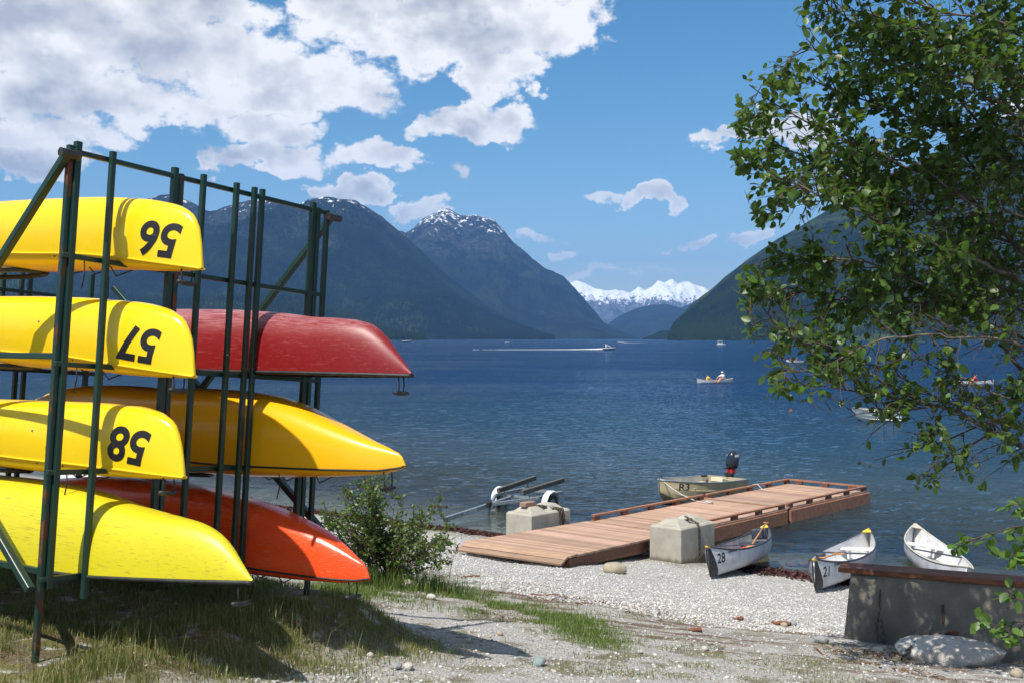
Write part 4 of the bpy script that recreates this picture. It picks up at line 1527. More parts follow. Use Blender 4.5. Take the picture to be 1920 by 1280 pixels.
    return root, us, b, sheer


def paddle(label, a, b, blade=.5):
    a, b = Vector(a), Vector(b)
    root = empty('paddle', a)
    tag(root, label, 'paddle')
    d = (b - a)
    u = d.normalized()
    MB().tube([Vector((0, 0, 0)), d], .015, 8).build('shaft', M['paddle_wood'], root, True)
    side = u.cross(Vector((0, 0, 1))).normalized()
    up = side.cross(u)
    mb = MB()
    rings = []
    for f, w in ((0, .02), (.15, .07), (.5, .095), (.85, .09), (1, .04)):
        c = d - u * (blade * (1 - f)) + u * blade * .0
        rings.append([c - side * w + up * .004, c + side * w + up * .004, c + side * w - up * .004, c - side * w - up * .004])
    mb.loft(rings, closed=True, cap=True).build('blade', M['paddle_wood'], root)
    MB().tube([-side * .055, side * .055], .014, 6).build('grip', M['paddle_wood'], root, True)
    return root


q = gp(1331, 1086, 12, 22)
st = Vector((q.x + 1.98, q.y + 4.15, .02))
c28, us, b, sh = open_canoe('canoe', (q.x, q.y, q.z + .01), st, 'white canoe numbered 28 with black bow guard leaning on the shingle by the block', 'canoe', 'hull_white', 'inner_grey', 'seat_navy', roll=R(7), bmax=.43, number='28', seats='seat_navy', group='white rental canoes at the shore')
mw = c28.matrix_basis
paddle('dark handled paddle propped inside canoe 28', mw @ Vector((-1.9, .1, .62)), mw @ Vector((-.2, .05, .18)))
o = MB().box((0, 0, 0), (.14, .16, .1)).build('life_vest', M['red_plastic'], bevel=.05, matrix=mw @ Matrix.Translation((-.85, -.08, .14)))
tag(o, 'bright red life vest lying in canoe 28', 'life vest')
o = MB().box((0, 0, 0), (.03, .16, .11)).build('seat_back', M['seat_navy'], bevel=.03, matrix=mw @ Matrix.Translation((-1.6, .0, .42)))
tag(o, 'dark folding seat back standing up in canoe 28', 'seat back')
q = gp(1528, 1113, 10, 20)
st = Vector((q.x + 2.35, q.y + 4.5, .03))
c21, us, b, sh = open_canoe('canoe', (q.x, q.y, q.z + .01), st, 'white canoe numbered 21 with black bow guard partly behind the wall', 'canoe', 'hull_white', 'inner_white', 'seat_navy', roll=R(3), bmax=.45, number='21', group='white rental canoes at the shore')
mw = c21.matrix_basis
paddle('orange wooden paddle laid across canoe 21', mw @ Vector((2.1, .05, .53)), mw @ Vector((.55, .05, .43)))
o = MB().box((0, 0, 0), (.1, .07, .05)).build('bailer', M['seat_navy'], bevel=.02, matrix=mw @ Matrix.Translation((1.45, -.12, .48)))
tag(o, 'small dark bailer lying on the bow seat of canoe 21', 'bailer')
nb_, ns_ = Vector((7.75, 19.3, .02)), Vector((8.55, 24.0, -.02))
open_canoe('canoe', nb_, ns_, 'white canoe with cream gunwales and no number floating behind the wall', 'canoe', 'hull_white', 'inner_white', 'gunwale_cream', roll=R(-9), bmax=.50, depth=.36, patch=False, plates='gunwale_cream', group='white rental canoes at the shore')


# ------------------------------------------------------------------ motor skiff R3
def skiff(name, bow, stern, label, hullm, innerm, W=.68, H=.5, detail=True, group=None):
    bow, stern = Vector(bow), Vector(stern)
    x = bow - stern
    L = x.length
    x.normalize()
    y = Vector((0, 0, 1)).cross(x).normalized()
    mtx = Matrix((x, y, x.cross(y))).transposed().to_4x4()
    mtx.translation = stern
    root = empty(name, matrix=mtx)
    tag(root, label, 'boat', group)
    us = np.linspace(0, L, 26)
    f = us / L
    b = W * np.where(f < .5, .9 + .2 * f, 1.0) * np.clip(1 - np.clip((f - .45) / .55, 0, 1) ** 2.4, .02, 1)
    sheer = H * (.86 + .36 * f ** 2)
    keel = -.12 + .42 * np.clip((f - .62) / .38, 0, 1) ** 2.2
    outer, inner, gl, gr = [], [], [], []
    for i, u in enumerate(us):
        k, s = keel[i], sheer[i]
        pr = [(1, s), (.97, k + (s - k) * .68), (.985, k + (s - k) * .66), (.92, k + (s - k) * .4), (.935, k + (s - k) * .38), (.78, k + (s - k) * .14), (.4, k + .03), (0, k)]
        ring = [(u + .10 * f[i] ** 6 * (z - k), -b[i] * w, z) for w, z in pr] + [(u + .10 * f[i] ** 6 * (z - k), b[i] * w, z) for w, z in pr[-2::-1]]
        outer.append(ring)
        inner.append([(a * .99 + .02, yy * .955, zz + .02 * (zz < s)) for a, yy, zz in ring])
        gl.append((u + .1 * f[i] ** 6 * (s - k), -b[i], s))
        gr.append((u + .1 * f[i] ** 6 * (s - k), b[i], s))
    h = MB().loft(outer, cap=False).build('hull', M[hullm], root)
    set_smooth(h, 25)
    n = MB().loft([r[::-1] for r in inner]).build('inner_hull', M[innerm], root)
    set_smooth(n, 25)
    tr = MB()
    r0 = [Vector(p) for p in outer[0]]
    tr.add([p + Vector((0, 0, 0)) for p in r0] + [p + Vector((.035, 0, 0)) for p in r0], [tuple(range(15))[::-1], tuple(range(15, 30))] + [(k, k + 1, k + 16, k + 15) for k in range(14)] + [(14, 0, 15, 29)])
    tr.build('transom', M[hullm], root)
    g = MB()
    g.tube(gl, .018, 6)
    g.tube(gr, .018, 6)
    g.build('gunwale', M['galv'], root, True)
    for uu in (.55, L * .45, L * .72):
        i = int(np.argmin(abs(us - uu)))
        MB().box((us[i], 0, sheer[i] - .17), (.13, b[i] * .93, .02)).build('seat', M[innerm], root, bevel=.006)
    if detail:
        MB().box((.75, .25, sheer[3] - .02), (.2, .2, .07), (Vector((1, 0, .25)).normalized(), Vector((0, 1, 0)), Vector((-.25, 0, 1)).normalized())).build('cushion', M['cushion'], root, bevel=.02)
        MB().box((.55, -.45, sheer[3] + .04), (.09, .05, .03)).build('rod_holder', M['black_trim'], root, bevel=.008)
        for (uu, s) in ((L * .72, -1), (L * .66, 1)):
            i = int(np.argmin(abs(us - uu)))
            o_ = MB()
            o_.tube([(us[i], s * b[i], sheer[i]), (us[i], s * b[i], sheer[i] + .07)], .02, 6)
            o_.tube([(us[i] - .04, s * b[i], sheer[i] + .09), (us[i], s * b[i], sheer[i] + .06), (us[i] + .04, s * b[i], sheer[i] + .09)], .012, 6)
            o_.build('oarlock', M['black_trim'], root)
    return root, h, L, us, b, sheer


sk, hull, L, us, b, sh = skiff('motor_skiff', (4.0, 30.3, 0), (6.28, 32.55, 0), 'beige aluminium skiff marked R3 with outboard moored at the dock', 'boat_beige', 'boat_inner', W=.78, H=.56)
bv = bvh_of(hull)
text_on('number', 'R3', .26, (L * .84, 0, .47), Vector((1, 0, 0)), Vector((0, 0, 1)), bv, (0, 1, 0), M['black_print'], hull, bold=.003)
text_on('number', 'R3', .26, (L * .84, 0, .47), Vector((-1, 0, 0)), Vector((0, 0, 1)), bv, (0, -1, 0), M['black_print'], hull, bold=.003)
mo = empty('outboard_motor', matrix=sk.matrix_basis @ Matrix.Translation((-.06, 0, .42)))
tag(mo, 'dark outboard motor with red trim clamped to the beige skiff', 'outboard motor')
mb = MB()
prof = [(.0, .10, .10), (.03, .16, .13), (.12, .185, .14), (.3, .18, .14), (.42, .15, .12), (.49, .09, .08), (.505, .02, .02)]
rings = []
for z, rx, ry in prof:
    rings.append([(-.14 + rx * 1.15 * math.cos(a) - z * .12, ry * 1.15 * math.copysign(abs(math.sin(a)) ** .8, math.sin(a)), .28 + z * 1.05) for a in np.linspace(0, 2 * math.pi, 17)[:-1]])
o = mb.loft(rings, closed=True, cap=True).build('cowl', M['motor_navy'], mo)
set_smooth(o, 60)
ebv = bvh_of(o)
for s in (1, -1):
    e = MB()
    for k in range(4):
        hit = ebv.ray_cast(Vector((-.26 + .05 * k, s * 2, .66)), Vector((0, -s, 0)))
        if hit[0] is not None:
            e.box(hit[0] + Vector((0, s * .002, 0)), (.02, .004, .035))
    e.build('emblem', M['white_print'], o)
MB().box((-.1, 0, .22), (.11, .09, .07)).build('red_trim', M['motor_red'], mo, bevel=.02)
mb = MB()
mb.tube([(-.14, 0, .2), (-.15, 0, -.2), (-.16, 0, -.6)], [.07, .05, .04], 8)
mb.box((-.2, 0, -.55), (.12, .01, .08))
mb.build('shaft', M['motor_navy'], mo, True)
MB().box((.03, 0, .08), (.05, .11, .1)).build('clamp', M['black_trim'], mo, bevel=.01)
MB().tube([(0, 0, .28), (.3, .02, .34)], [.02, .016], 6).build('tiller', M['black_trim'], mo, True)
bowp = sk.matrix_basis @ Vector((L * .95, -.1, .68))
dk = dock.location + dl(3.95, .55, .02)
mb = MB()
mid = (bowp + dk) / 2 - Vector((0, 0, .12))
cpts = [bowp, bowp.lerp(mid, .5) - Vector((0, 0, .03)), mid, mid.lerp(dk, .5) - Vector((0, 0, .03)), dk]
for k in range(7):
    cpts.append(dk + DA * (.12 + .05 * math.cos(k * 1.4)) + DC * (.1 * math.sin(k * 1.4)) + Vector((0, 0, .008 * k)))
mb.tube(cpts, .013, 6)
o = mb.build('mooring_rope', M['rope'], None, True)
tag(o, 'pale mooring rope from the beige skiff coiled on the dock', 'rope')
p0 = dock.location + dl(7.0, .05, .15)
o = MB().tube([p0, p0 + DC * .15 + Vector((0, 0, .03)), p0 + DC * .3 - Vector((0, 0, .1)), p0 + DC * .5 + DA * .05 - Vector((0, 0, .13))], .012, 6).build('short_rope', M['rope'], None, True)
tag(o, 'short white rope tied over the far curb rail of the dock', 'rope')

# ------------------------------------------------------------------ boat trailer at the waterline
ta = at(829, 979, 27.0)
tb = at(1000, 950, 30.5)
tb.z = .13
ta.z = .12
tx = (tb - ta)
TL = tx.length
tx.normalize()
ty = Vector((0, 0, 1)).cross(tx).normalized()
mtx = Matrix((tx, ty, tx.cross(ty))).transposed().to_4x4()
mtx.translation = ta
tr = empty('boat_trailer', matrix=mtx)
tag(tr, 'galvanised boat trailer with white fenders standing in the shallows', 'trailer')
mb = MB()
mb.beam((0, 0, .0), (TL * .72, 0, .17), .07, .11)
tongue = mb.build('tongue', M['galv'], tr, bevel=.008)
tv = bvh_of(tongue)
text_on('lettering', 'EZ LOADER', .11, (TL * .27, 0, .065), Vector((1, 0, .05)).normalized(), Vector((-.05, 0, 1)).normalized(), tv, (0, 1, 0), M['white_print'], tongue, bold=.003, shear=.25, lift=.004)
for s in (-1, 1):
    mb = MB()
    mb.beam((TL * .5, 0, .12), (TL * .78, s * .62, .17), .06, .09)
    mb.beam((TL * .78, s * .62, .17), (TL * 1.12, s * .62, .17), .06, .09)
    mb.build('side_beam', M['galv'], tr, bevel=.006)
    f = MB()
    rings = []
    for a in np.linspace(-.15, math.pi + .15, 13):
        for_r = [(TL * .9 + math.cos(a) * .33, s * y_, .04 + math.sin(a) * r_) for y_, r_ in ((.71, .27), (.73, .30), (.87, .30), (.89, .27))]
        rings.append(for_r)
    o = f.loft(rings).build('fender', M['plastic_white'], tr)
    set_smooth(o, 60)
    w = MB()
    rings = []
    for a in np.linspace(0, 2 * math.pi, 17)[:-1]:
        rings.append([(TL * .9 + math.cos(a) * r_, s * y_, -.02 + math.sin(a) * r_) for y_, r_ in ((.73, .15), (.73, .26), (.87, .26), (.87, .15))])
    rings.append(rings[0])
    o = w.loft(rings, closed=True).build('tyre', M['rubber'], tr)
    set_smooth(o, 40)
    MB().tube([(TL * .9, s * .74, -.02), (TL * .9, s * .86, -.02)], .15, 12).build('rim', M['galv'], o)
    mb = MB()
    mb.beam((TL * .72, s * .38, .34), (TL * 1.2, s * .46, .46), .09, .12)
    mb.build('bunk', M['plank_grey'], tr, bevel=.006)
    mb = MB()
    mb.tube([(TL * .8, s * .4, .17), (TL * .8, s * .4, .33)], .025, 6)
    mb.tube([(TL * 1.1, s * .44, .17), (TL * 1.1, s * .44, .4)], .025, 6)
    mb.build('bunk_bracket', M['galv'], tr)
mb = MB()
mb.beam((TL * .9, -.68, .1), (TL * .9, .68, .1), .06, .06)
mb.beam((TL * 1.1, -.62, .17), (TL * 1.1, .62, .17), .06, .08)
mb.build('axle', M['galv'], tr)
mb = MB()
mb.beam((.05, 0, .0), (-.12, 0, .34), .07, .07, up=(0, 1, 0))
mb.build('winch_post', M['galv'], tr, bevel=.006)
MB().box((-.14, 0, .36), (.035, .24, .02)).build('winch_bar', M['chain_dark'], tr)
mb = MB()
mb.tube([(TL * .47, -.1, .26), (TL * .44, -.1, -.12)], .028, 8)
mb.box((TL * .45, -.1, .18), (.07, .05, .035))
mb.build('jack', M['black_trim'], tr)

# ------------------------------------------------------------------ white boat glimpsed behind the rack
q = gp(175, 905, 12, 60)
inv = Matrix.Translation(q + Vector((0, 0, .02))) @ Matrix.Rotation(R(-20), 4, 'Z')
wb = empty('upturned_dinghy', matrix=inv)
tag(wb, 'white upturned dinghy seen between the lowest boats of the rack', 'boat')
rings = []
for u in np.linspace(-1.4, 1.4, 22):
    bb = .65 * max(.05, 1 - abs(u / 1.4) ** 2.6)
    hh = .48 * max(.12, 1 - abs(u / 1.4) ** 3.5)
    rings.append([(u, bb * math.copysign(abs(math.sin(a)) ** .7, a), hh * max(0, math.cos(a)) ** .7) for a in np.linspace(-math.pi / 2, math.pi / 2, 15)])
o = MB().loft(rings).build('hull', M['hull_white'], wb)
set_smooth(o, 60)
MB().tube([r[0] for r in rings], .025, 6).build('rub_rail', M['seat_navy'], wb, True)


# ------------------------------------------------------------------ leaves, twigs
LEAF_V = np.array([(0, 0, 0), (.16, .20, .045), (.42, .33, .07), (.74, .24, .045), (1, 0, -.06), (.74, -.24, .045), (.42, -.33, .07), (.16, -.20, .045), (.3, 0, 0), (.66, 0, -.012)], float)
LEAF_F = np.array([(0, 8, 1), (1, 8, 2), (2, 8, 9), (2, 9, 3), (3, 9, 4), (4, 9, 5), (5, 9, 6), (6, 9, 8), (6, 8, 7), (7, 8, 0)])


def leaf_frames(d, n, r):
    """Orthonormal frames (k,3,3) with x along d and z near n."""
    x = d / np.linalg.norm(d, axis=1, keepdims=True)
    z = n - (n * x).sum(1, keepdims=True) * x
    z /= np.linalg.norm(z, axis=1, keepdims=True) + 1e-9
    y = np.cross(z, x)
    return np.stack([x, y, z], 2)


def merge_leaves(name, P, Fr, S, material, parent):
    V = np.einsum('kij,lj->kli', Fr, LEAF_V) * S[:, None, None] + P[:, None]
    fc = LEAF_F[None] + np.arange(len(P))[:, None, None] * len(LEAF_V)
    o = link(name, np_mesh(name, V.reshape(-1, 3), fc.reshape(-1, 3), material), parent)
    tag(o, kind='stuff')
    return o


def resample(pts, step):
    pts = np.array(pts, float)
    # Catmull-Rom through the given points
    q = np.vstack([2 * pts[0] - pts[1], pts, 2 * pts[-1] - pts[-2]])
    out = []
    for i in range(1, len(q) - 2):
        n = max(2, int(np.linalg.norm(q[i + 1] - q[i]) / step))
        for k in range(n):
            s = k / n
            out.append(.5 * ((2 * q[i]) + (-q[i - 1] + q[i + 1]) * s + (2 * q[i - 1] - 5 * q[i] + 4 * q[i + 1] - q[i + 2]) * s**2 + (-q[i - 1] + 3 * q[i] - 3 * q[i + 1] + q[i + 2]) * s**3))
    out.append(q[-2])
    return np.array(out)


def proj(P):
    P = np.asarray(P)
    return 960 + F * P[..., 0] / P[..., 1], 634 + F * (EYE - P[..., 2]) / P[..., 1]


def unit_leaf_mesh(mat_, s=1.0):
    return np_mesh('leaf', LEAF_V * s, LEAF_F, mat_)


def grow(limbs, r, spacing, blen, leaf, keep, twmin=2, twmax=3, droop=-.08):
    """Side branches, twigs and leaves on a set of limbs; returns tube paths and leaf arrays."""
    tubes, LP, LD = [], [], []

    def leafy(path, sp):
        d = np.diff(path, axis=0)
        L = np.linalg.norm(d, axis=1)
        tot = L.sum()
        n = max(2, int(tot / sp))
        cum = np.concatenate([[0], np.cumsum(L)])
        for k in range(n + 1):
            s = tot * (.15 + .85 * k / n)
            i = min(np.searchsorted(cum, s, side='right') - 1, len(d) - 1)
            p = path[i] + d[i] * ((s - cum[i]) / (L[i] + 1e-9))
            dr = d[i] / (L[i] + 1e-9)
            side = np.cross(dr, r.normal(size=3))
            side /= np.linalg.norm(side) + 1e-9
            ld = dr * r.uniform(.2, .8) + side * r.uniform(.6, 1.0) + np.array([0, 0, r.uniform(-.55, .1)])
            LP.append(p + ld / np.linalg.norm(ld) * .012)
            LD.append(ld)

    for limb in limbs:
        L = np.linalg.norm(np.diff(limb, axis=0), axis=1)
        cum = np.concatenate([[0], np.cumsum(L)])
        s = cum[-1] * .1
        while s < cum[-1]:
            i = min(np.searchsorted(cum, s, side='right') - 1, len(limb) - 2)
            p = limb[i] + (limb[i + 1] - limb[i]) * ((s - cum[i]) / (L[i] + 1e-9))
            t = (limb[i + 1] - limb[i]) / (L[i] + 1e-9)
            s += spacing * r.uniform(.6, 1.5)
            if not keep(p, r):
                continue
            side = np.cross(t, r.normal(size=3))
            side /= np.linalg.norm(side)
            bd = t * r.uniform(.5, 1.0) + side * r.uniform(.6, 1.1) + np.array([0, 0, .12])
            bd /= np.linalg.norm(bd)
            f = s / cum[-1]
            bl = blen * r.uniform(.5, 1.15) * (1.1 - .55 * f)
            path = [p]
            for k in range(1, 6):
                path.append(path[-1] + bd * bl / 5 + r.normal(size=3) * bl * .022 + np.array([0, 0, droop * bl / 5 * k * .5]))
            path = np.array(path)
            tubes.append((path, .0065, .002))
            leafy(path, leaf)
            for _ in range(r.integers(twmin, twmax + 1)):
                j = r.integers(1, 5)
                sd = np.cross(bd, r.normal(size=3))
                sd /= np.linalg.norm(sd)
                td = bd * .7 + sd * r.uniform(.5, 1.0)
                td /= np.linalg.norm(td)
                tl = bl * r.uniform(.3, .6)
                tp = np.array([path[j] + td * tl * q + np.array([0, 0, droop * tl * q * q]) for q in (0, .35, .7, 1.0)])
                tubes.append((tp, .0032, .0015))
                leafy(tp, leaf)
        leafy(limb[-4:], leaf)
    return tubes, np.array(LP), np.array(LD)


def wood(name, tubes, material, parent, n=5):
    mb = MB()
    for path, r0, r1 in tubes:
        k = len(path)
        mb.tube([Vector(p) for p in path], [r0 + (r1 - r0) * i / (k - 1) for i in range(k)], n, cap=False)
    return mb.build(name, material, parent, True)


# ------------------------------------------------------------------ the alder on the right
r = np.random.default_rng(21)
alder = empty('alder_tree', (0, 0, 0))
tag(alder, 'leafy green alder reaching in from the right edge of the picture', 'tree')
TD = 1.13                                             # the alder's crown hangs 9.5 to 11.5 m out
TB = np.array([6.05, 10.96, gz(6.05, 10.96) - .2])
trunk = resample([TB, (6.0, 10.98, 3.0), (5.85, 10.95, 5.0), (5.9, 11.0, 7.2), (5.7, 11.1, 9.8), (5.75, 11.2, 12.2)], .3)
mb = MB()
mb.tube([Vector(p) for p in trunk], list(np.linspace(.15, .05, len(trunk))), 12)
mb.build('trunk', M['bark'], alder, True)


def tp(z):
    i = np.argmin(abs(trunk[:, 2] - z))
    return trunk[i]


LIMBS = [
    (3.4, [(1920, 835, 9.3), (1800, 778, 9.1), (1700, 735, 9.0), (1600, 685, 8.9), (1500, 640, 8.8), (1440, 590, 8.8), (1400, 538, 8.8)], .030),
    (3.9, [(1920, 690, 9.5), (1850, 600, 9.4), (1760, 545, 9.3), (1650, 500, 9.1), (1560, 482, 9.0), (1455, 472, 9.0)], .028),
    (4.6, [(1930, 480, 9.6), (1850, 400, 9.5), (1740, 330, 9.4), (1600, 270, 9.2), (1480, 212, 9.1), (1405, 160, 9.0)], .028),
    (4.4, [(1900, 520, 9.2), (1780, 470, 8.9), (1660, 420, 8.7), (1540, 370, 8.6), (1440, 322, 8.6), (1388, 292, 8.6)], .024),
    (5.3, [(1900, 300, 9.8), (1800, 190, 9.7), (1700, 100, 9.6), (1600, 40, 9.5), (1520, -5, 9.4)], .026),
    (6.2, [(1930, 120, 9.9), (1850, 20, 9.9), (1780, -80, 9.8), (1700, -200, 9.7)], .024),
    (4.0, [(1900, 640, 8.9), (1760, 630, 8.6), (1640, 640, 8.5), (1540, 690, 8.4), (1450, 705, 8.4)], .018),
    (5.6, [(1880, 200, 8.9), (1740, 130, 8.6), (1600, 112, 8.5), (1500, 92, 8.5)], .020),
    (6.4, [(1900, 60, 9.1), (1750, 15, 9.0), (1640, -30, 8.9), (1540, -60, 8.9)], .020),
    (7.6, [(1900, -150, 9.4), (1700, -260, 9.2), (1550, -300, 9.0)], .022),
    (4.9, [(1950, 420, 9.1), (1820, 380, 9.0), (1700, 305, 9.0), (1560, 330, 9.0), (1470, 390, 9.0), (1412, 400, 9.0)], .018),
    (3.8, [(1900, 745, 9.0), (1760, 690, 8.9), (1670, 610, 8.9)], .016),
    (5.0, [(1960, 360, 10.2), (1850, 330, 10.3), (1740, 210, 10.3), (1640, 160, 10.2), (1560, 190, 10.1)], .02),
    (4.3, [(1960, 560, 10.2), (1850, 520, 10.3), (1720, 400, 10.3), (1620, 340, 10.2), (1520, 300, 10.1)], .02),
    (4.2, [(1960, 600, 9.9), (1840, 560, 10.0), (1700, 560, 9.9), (1600, 550, 9.8), (1500, 520, 9.7)], .018),
    (5.8, [(1980, 200, 8.5), (1880, 120, 8.3), (1800, 90, 8.2), (1700, 40, 8.2)], .016),
    (3.5, [(1930, 800, 9.9), (1800, 760, 9.8), (1700, 715, 9.75), (1600, 670, 9.7), (1500, 640, 9.65), (1430, 620, 9.6)], .02),
    (4.1, [(1930, 640, 9.9), (1820, 600, 9.85), (1700, 560, 9.8), (1560, 560, 9.7), (1460, 540, 9.65), (1405, 555, 9.6)], .02),
    (4.7, [(1930, 470, 9.9), (1800, 430, 9.85), (1660, 360, 9.8), (1540, 310, 9.75), (1440, 260, 9.7), (1385, 225, 9.65)], .02),
    (5.2, [(1950, 330, 9.9), (1800, 260, 9.8), (1650, 200, 9.75), (1520, 150, 9.7), (1440, 140, 9.6)], .02),
    (5.5, [(1950, 260, 9.4), (1850, 130, 9.3), (1720, 60, 9.2), (1600, 20, 9.2), (1540, 40, 9.2)], .018),
    (8.5, [(1980, -350, 9.0), (1800, -420, 8.8), (1600, -430, 8.6)], .02),
    (7.0, [(2000, -50, 8.8), (1850, -120, 8.5), (1680, -120, 8.2), (1560, -150, 8.0)], .02),
]
limbs = []
for i, (z0, pl, rad) in enumerate(LIMBS):
    path = resample([tp(z0)] + [tuple(at(px, py, Y * TD)) for px, py, Y in pl], .1)
    path[3:-1] += (fbm(np.arange(len(path)) * .35 + i * 7, np.zeros(len(path)) + i, 3, i)[3:-1, None] - .5) * np.array([.06, .1, .08])
    limbs.append(path)
    mb = MB()
    mb.tube([Vector(p) for p in path], list(np.linspace(rad, .005, len(path))), 7)
    mb.build('limb', M['bark'], alder, True)
# two drooping sprays under the lowest limb
for pl in ([(1830, 800, 9.1), (1760, 830, 9.0), (1690, 848, 8.95), (1640, 862, 8.9)], [(1850, 815, 9.1), (1800, 850, 9.0), (1765, 880, 9.0), (1738, 902, 9.0)], [(1900, 830, 9.2), (1870, 800, 9.0), (1800, 720, 8.9), (1780, 690, 8.9)],
           [(1700, 735, 9.0), (1620, 735, 8.9), (1530, 720, 8.8), (1450, 700, 8.8)], [(1760, 760, 9.0), (1690, 770, 8.9), (1610, 775, 8.8), (1575, 790, 8.8)]):
    path = resample([tuple(at(q[0], q[1], q[2] * TD)) for q in pl], .08)
    limbs.append(path)
    mb = MB()
    mb.tube([Vector(p) for p in path], list(np.linspace(.009, .003, len(path))), 6)
    mb.build('spray', M['twig'], alder, True)

EDGE_Y = [-600, -100, 0, 60, 100, 150, 220, 300, 380, 430, 480, 505, 560, 640, 690, 740, 765, 790, 830, 870, 890, 915]
EDGE_X = [1500, 1490, 1512, 1492, 1472, 1395, 1376, 1383, 1405, 1440, 1452, 1392, 1390, 1398, 1422, 1440, 1560, 1650, 1608, 1610, 1690, 1728]


def keep_branch(p, r):
    px, py = proj(p)
    if px > 2350:
        return r.random() < .3
    return r.random() < (1.0 if py < 600 else .62)


tubes, LP, LD = grow(limbs, r, .05, .62, .056, keep_branch, 2, 4)
# crown shape: no leaves outside the surveyed crown
px, py = proj(LP)
ok = (px > np.interp(py, EDGE_Y, EDGE_X) - r.uniform(0, 6, len(px))) & (py < 915) & ((py < 872) | (px < 1850))
hole = fbm(px * .012, py * .012, 3, 77)
ok &= (hole > .44) | (r.random(len(px)) < .3)
ok &= ~((py > 600) & (fbm(px * .016 + 40, py * .022, 3, 91) < .46) & (r.random(len(px)) < .8))
LP, LD = LP[ok], LD[ok]
tubes = [q for q in tubes if (lambda a: a[0] > np.interp(a[1], EDGE_Y, EDGE_X) - 8 and a[1] < 905)(proj(q[0][-1]))]
wood('twig', tubes, M['twig'], alder)['kind'] = 'stuff'
LN = np.array([0, 0, 1.0]) + r.normal(size=(len(LP), 3)) * .75 - np.array(LDIR) * .35
S = r.uniform(.056, .112, len(LP))
FR = leaf_frames(LD, LN, r)
# the leaves that show largest are single leaves, the rest one mass
px, py = proj(LP)
vis = (px > 1360) & (px < 1920) & (py > 0) & (py < 1000)
size = np.where(vis, S / LP[:, 1] * np.abs(FR[:, 1, 2] * .8 + .2), -1)
order = np.argsort(-size)
single, rest = order[:300], order[300:]
me = unit_leaf_mesh(M['leaf_single'])
for k in single:
    m4 = Matrix([list(FR[k][i] * S[k]) + [LP[k][i]] for i in range(3)] + [[0, 0, 0, 1]])
    link('leaf', me, alder, m4)
merge_leaves('foliage', LP[rest], FR[rest], S[rest], M['leaf'], alder)
alder.location = TB
for ch in alder.children:
    ch.matrix_parent_inverse = Matrix.Translation(-Vector(TB))

# ------------------------------------------------------------------ sapling at the lower right
r = np.random.default_rng(5)
sap = empty('alder_sapling', (0, 0, 0))
tag(sap, 'young sapling with bright green leaves in front of the wall at lower right', 'sapling')
g0 = np.array([3.35, 6.6, gz(3.35, 6.6)])
stem = resample([g0, (3.3, 6.6, 2.6), (3.2, 6.62, 3.3), (3.14, 6.6, 3.7)], .1)
mb = MB()
mb.tube([Vector(p) for p in stem], list(np.linspace(.014, .006, len(stem))), 6)
mb.build('stem', M['twig'], sap, True)
sl = []
for pl in ([(1985, 1000, 6.6), (1920, 985, 6.55), (1860, 1000, 6.5), (1800, 1018, 6.45), (1785, 1025, 6.45)], [(1980, 960, 6.6), (1930, 950, 6.6), (1895, 942, 6.6)],
           [(2000, 1190, 6.6), (1920, 1165, 6.5), (1868, 1172, 6.45), (1832, 1160, 6.4)], [(1990, 1100, 6.5), (1940, 1060, 6.5), (1890, 1050, 6.45)], [(2000, 1150, 6.4), (1930, 1125, 6.4), (1880, 1120, 6.4)],
           [(1990, 1210, 6.5), (1930, 1195, 6.5), (1880, 1195, 6.45)], [(1960, 1000, 6.5), (1915, 1030, 6.5), (1870, 1045, 6.45)]):
    path = resample([tuple(at(*q)) for q in pl], .06)
    j = np.argmin(np.linalg.norm(stem - path[0], axis=1))
    path = np.vstack([stem[j], path])
    sl.append(path)
    mb = MB()
    mb.tube([Vector(p) for p in path], list(np.linspace(.006, .002, len(path))), 5)
    mb.build('branch', M['twig'], sap, True)
tubes, LP, LD = grow(sl, r, .13, .13, .035, lambda p, r: True, 0, 1)
wood('twig', tubes, M['twig'], sap)['kind'] = 'stuff'
LN = np.array([0, -.35, .8]) + r.normal(size=(len(LP), 3)) * .45 - np.array(LDIR) * .5
S = r.uniform(.045, .082, len(LP))
FR = leaf_frames(LD, LN, r)
me = unit_leaf_mesh(M['leaf_bright'])
kk = r.permutation(len(LP))
for k in kk[:280]:
    m4 = Matrix([list(FR[k][i] * S[k]) + [LP[k][i]] for i in range(3)] + [[0, 0, 0, 1]])
    link('leaf', me, sap, m4)
sap.location = g0
for ch in sap.children:
    ch.matrix_parent_inverse = Matrix.Translation(-Vector(g0))

# ------------------------------------------------------------------ shrub by the rack
r = np.random.default_rng(8)
bp = gp(722, 1096, 9, 20)
bush = empty('shrub', bp)
tag(bush, 'dense green shrub growing beside the orange red kayak', 'shrub')
bl = []
tb_ = []
pm = bp.y / F
for k in range(54):
    a = r.uniform(0, 2 * math.pi)
    x1 = r.normal() * .5
    hgt = max(.3, 1.34 * (1 - .42 * abs(x1 / .95) ** 1.6) * r.uniform(.55, 1.08))
    if x1 > .2:
        hgt *= .86
    x1 = np.clip(x1, -.95, .75)
    y1 = r.normal() * .4
    p0 = np.array([r.normal() * .14, r.normal() * .14, -.03])
    p1 = np.array([x1 * .45 + r.normal() * .05, y1 * .4, hgt * .5])
    p2 = np.array([x1, y1, hgt])
    path = resample([p0, p1, p2], .07)
    bl.append(path)
    tb_.append((path, .008, .002))
tubes, LP, LD = grow(bl, r, .052, .25, .031, lambda p, r: (p[2] > .3 or r.random() < .25) and r.random() < .8, 1, 2, 0.0)
wood('branch', tb_ + tubes, M['twig'], bush, 4)['kind'] = 'stuff'
sel = (LP[:, 2] > .12) & (np.abs(LP[:, 0]) < 1.15)
LP, LD = LP[sel], LD[sel]
LN = np.array([0, 0, 1.0]) + r.normal(size=(len(LP), 3)) * .8
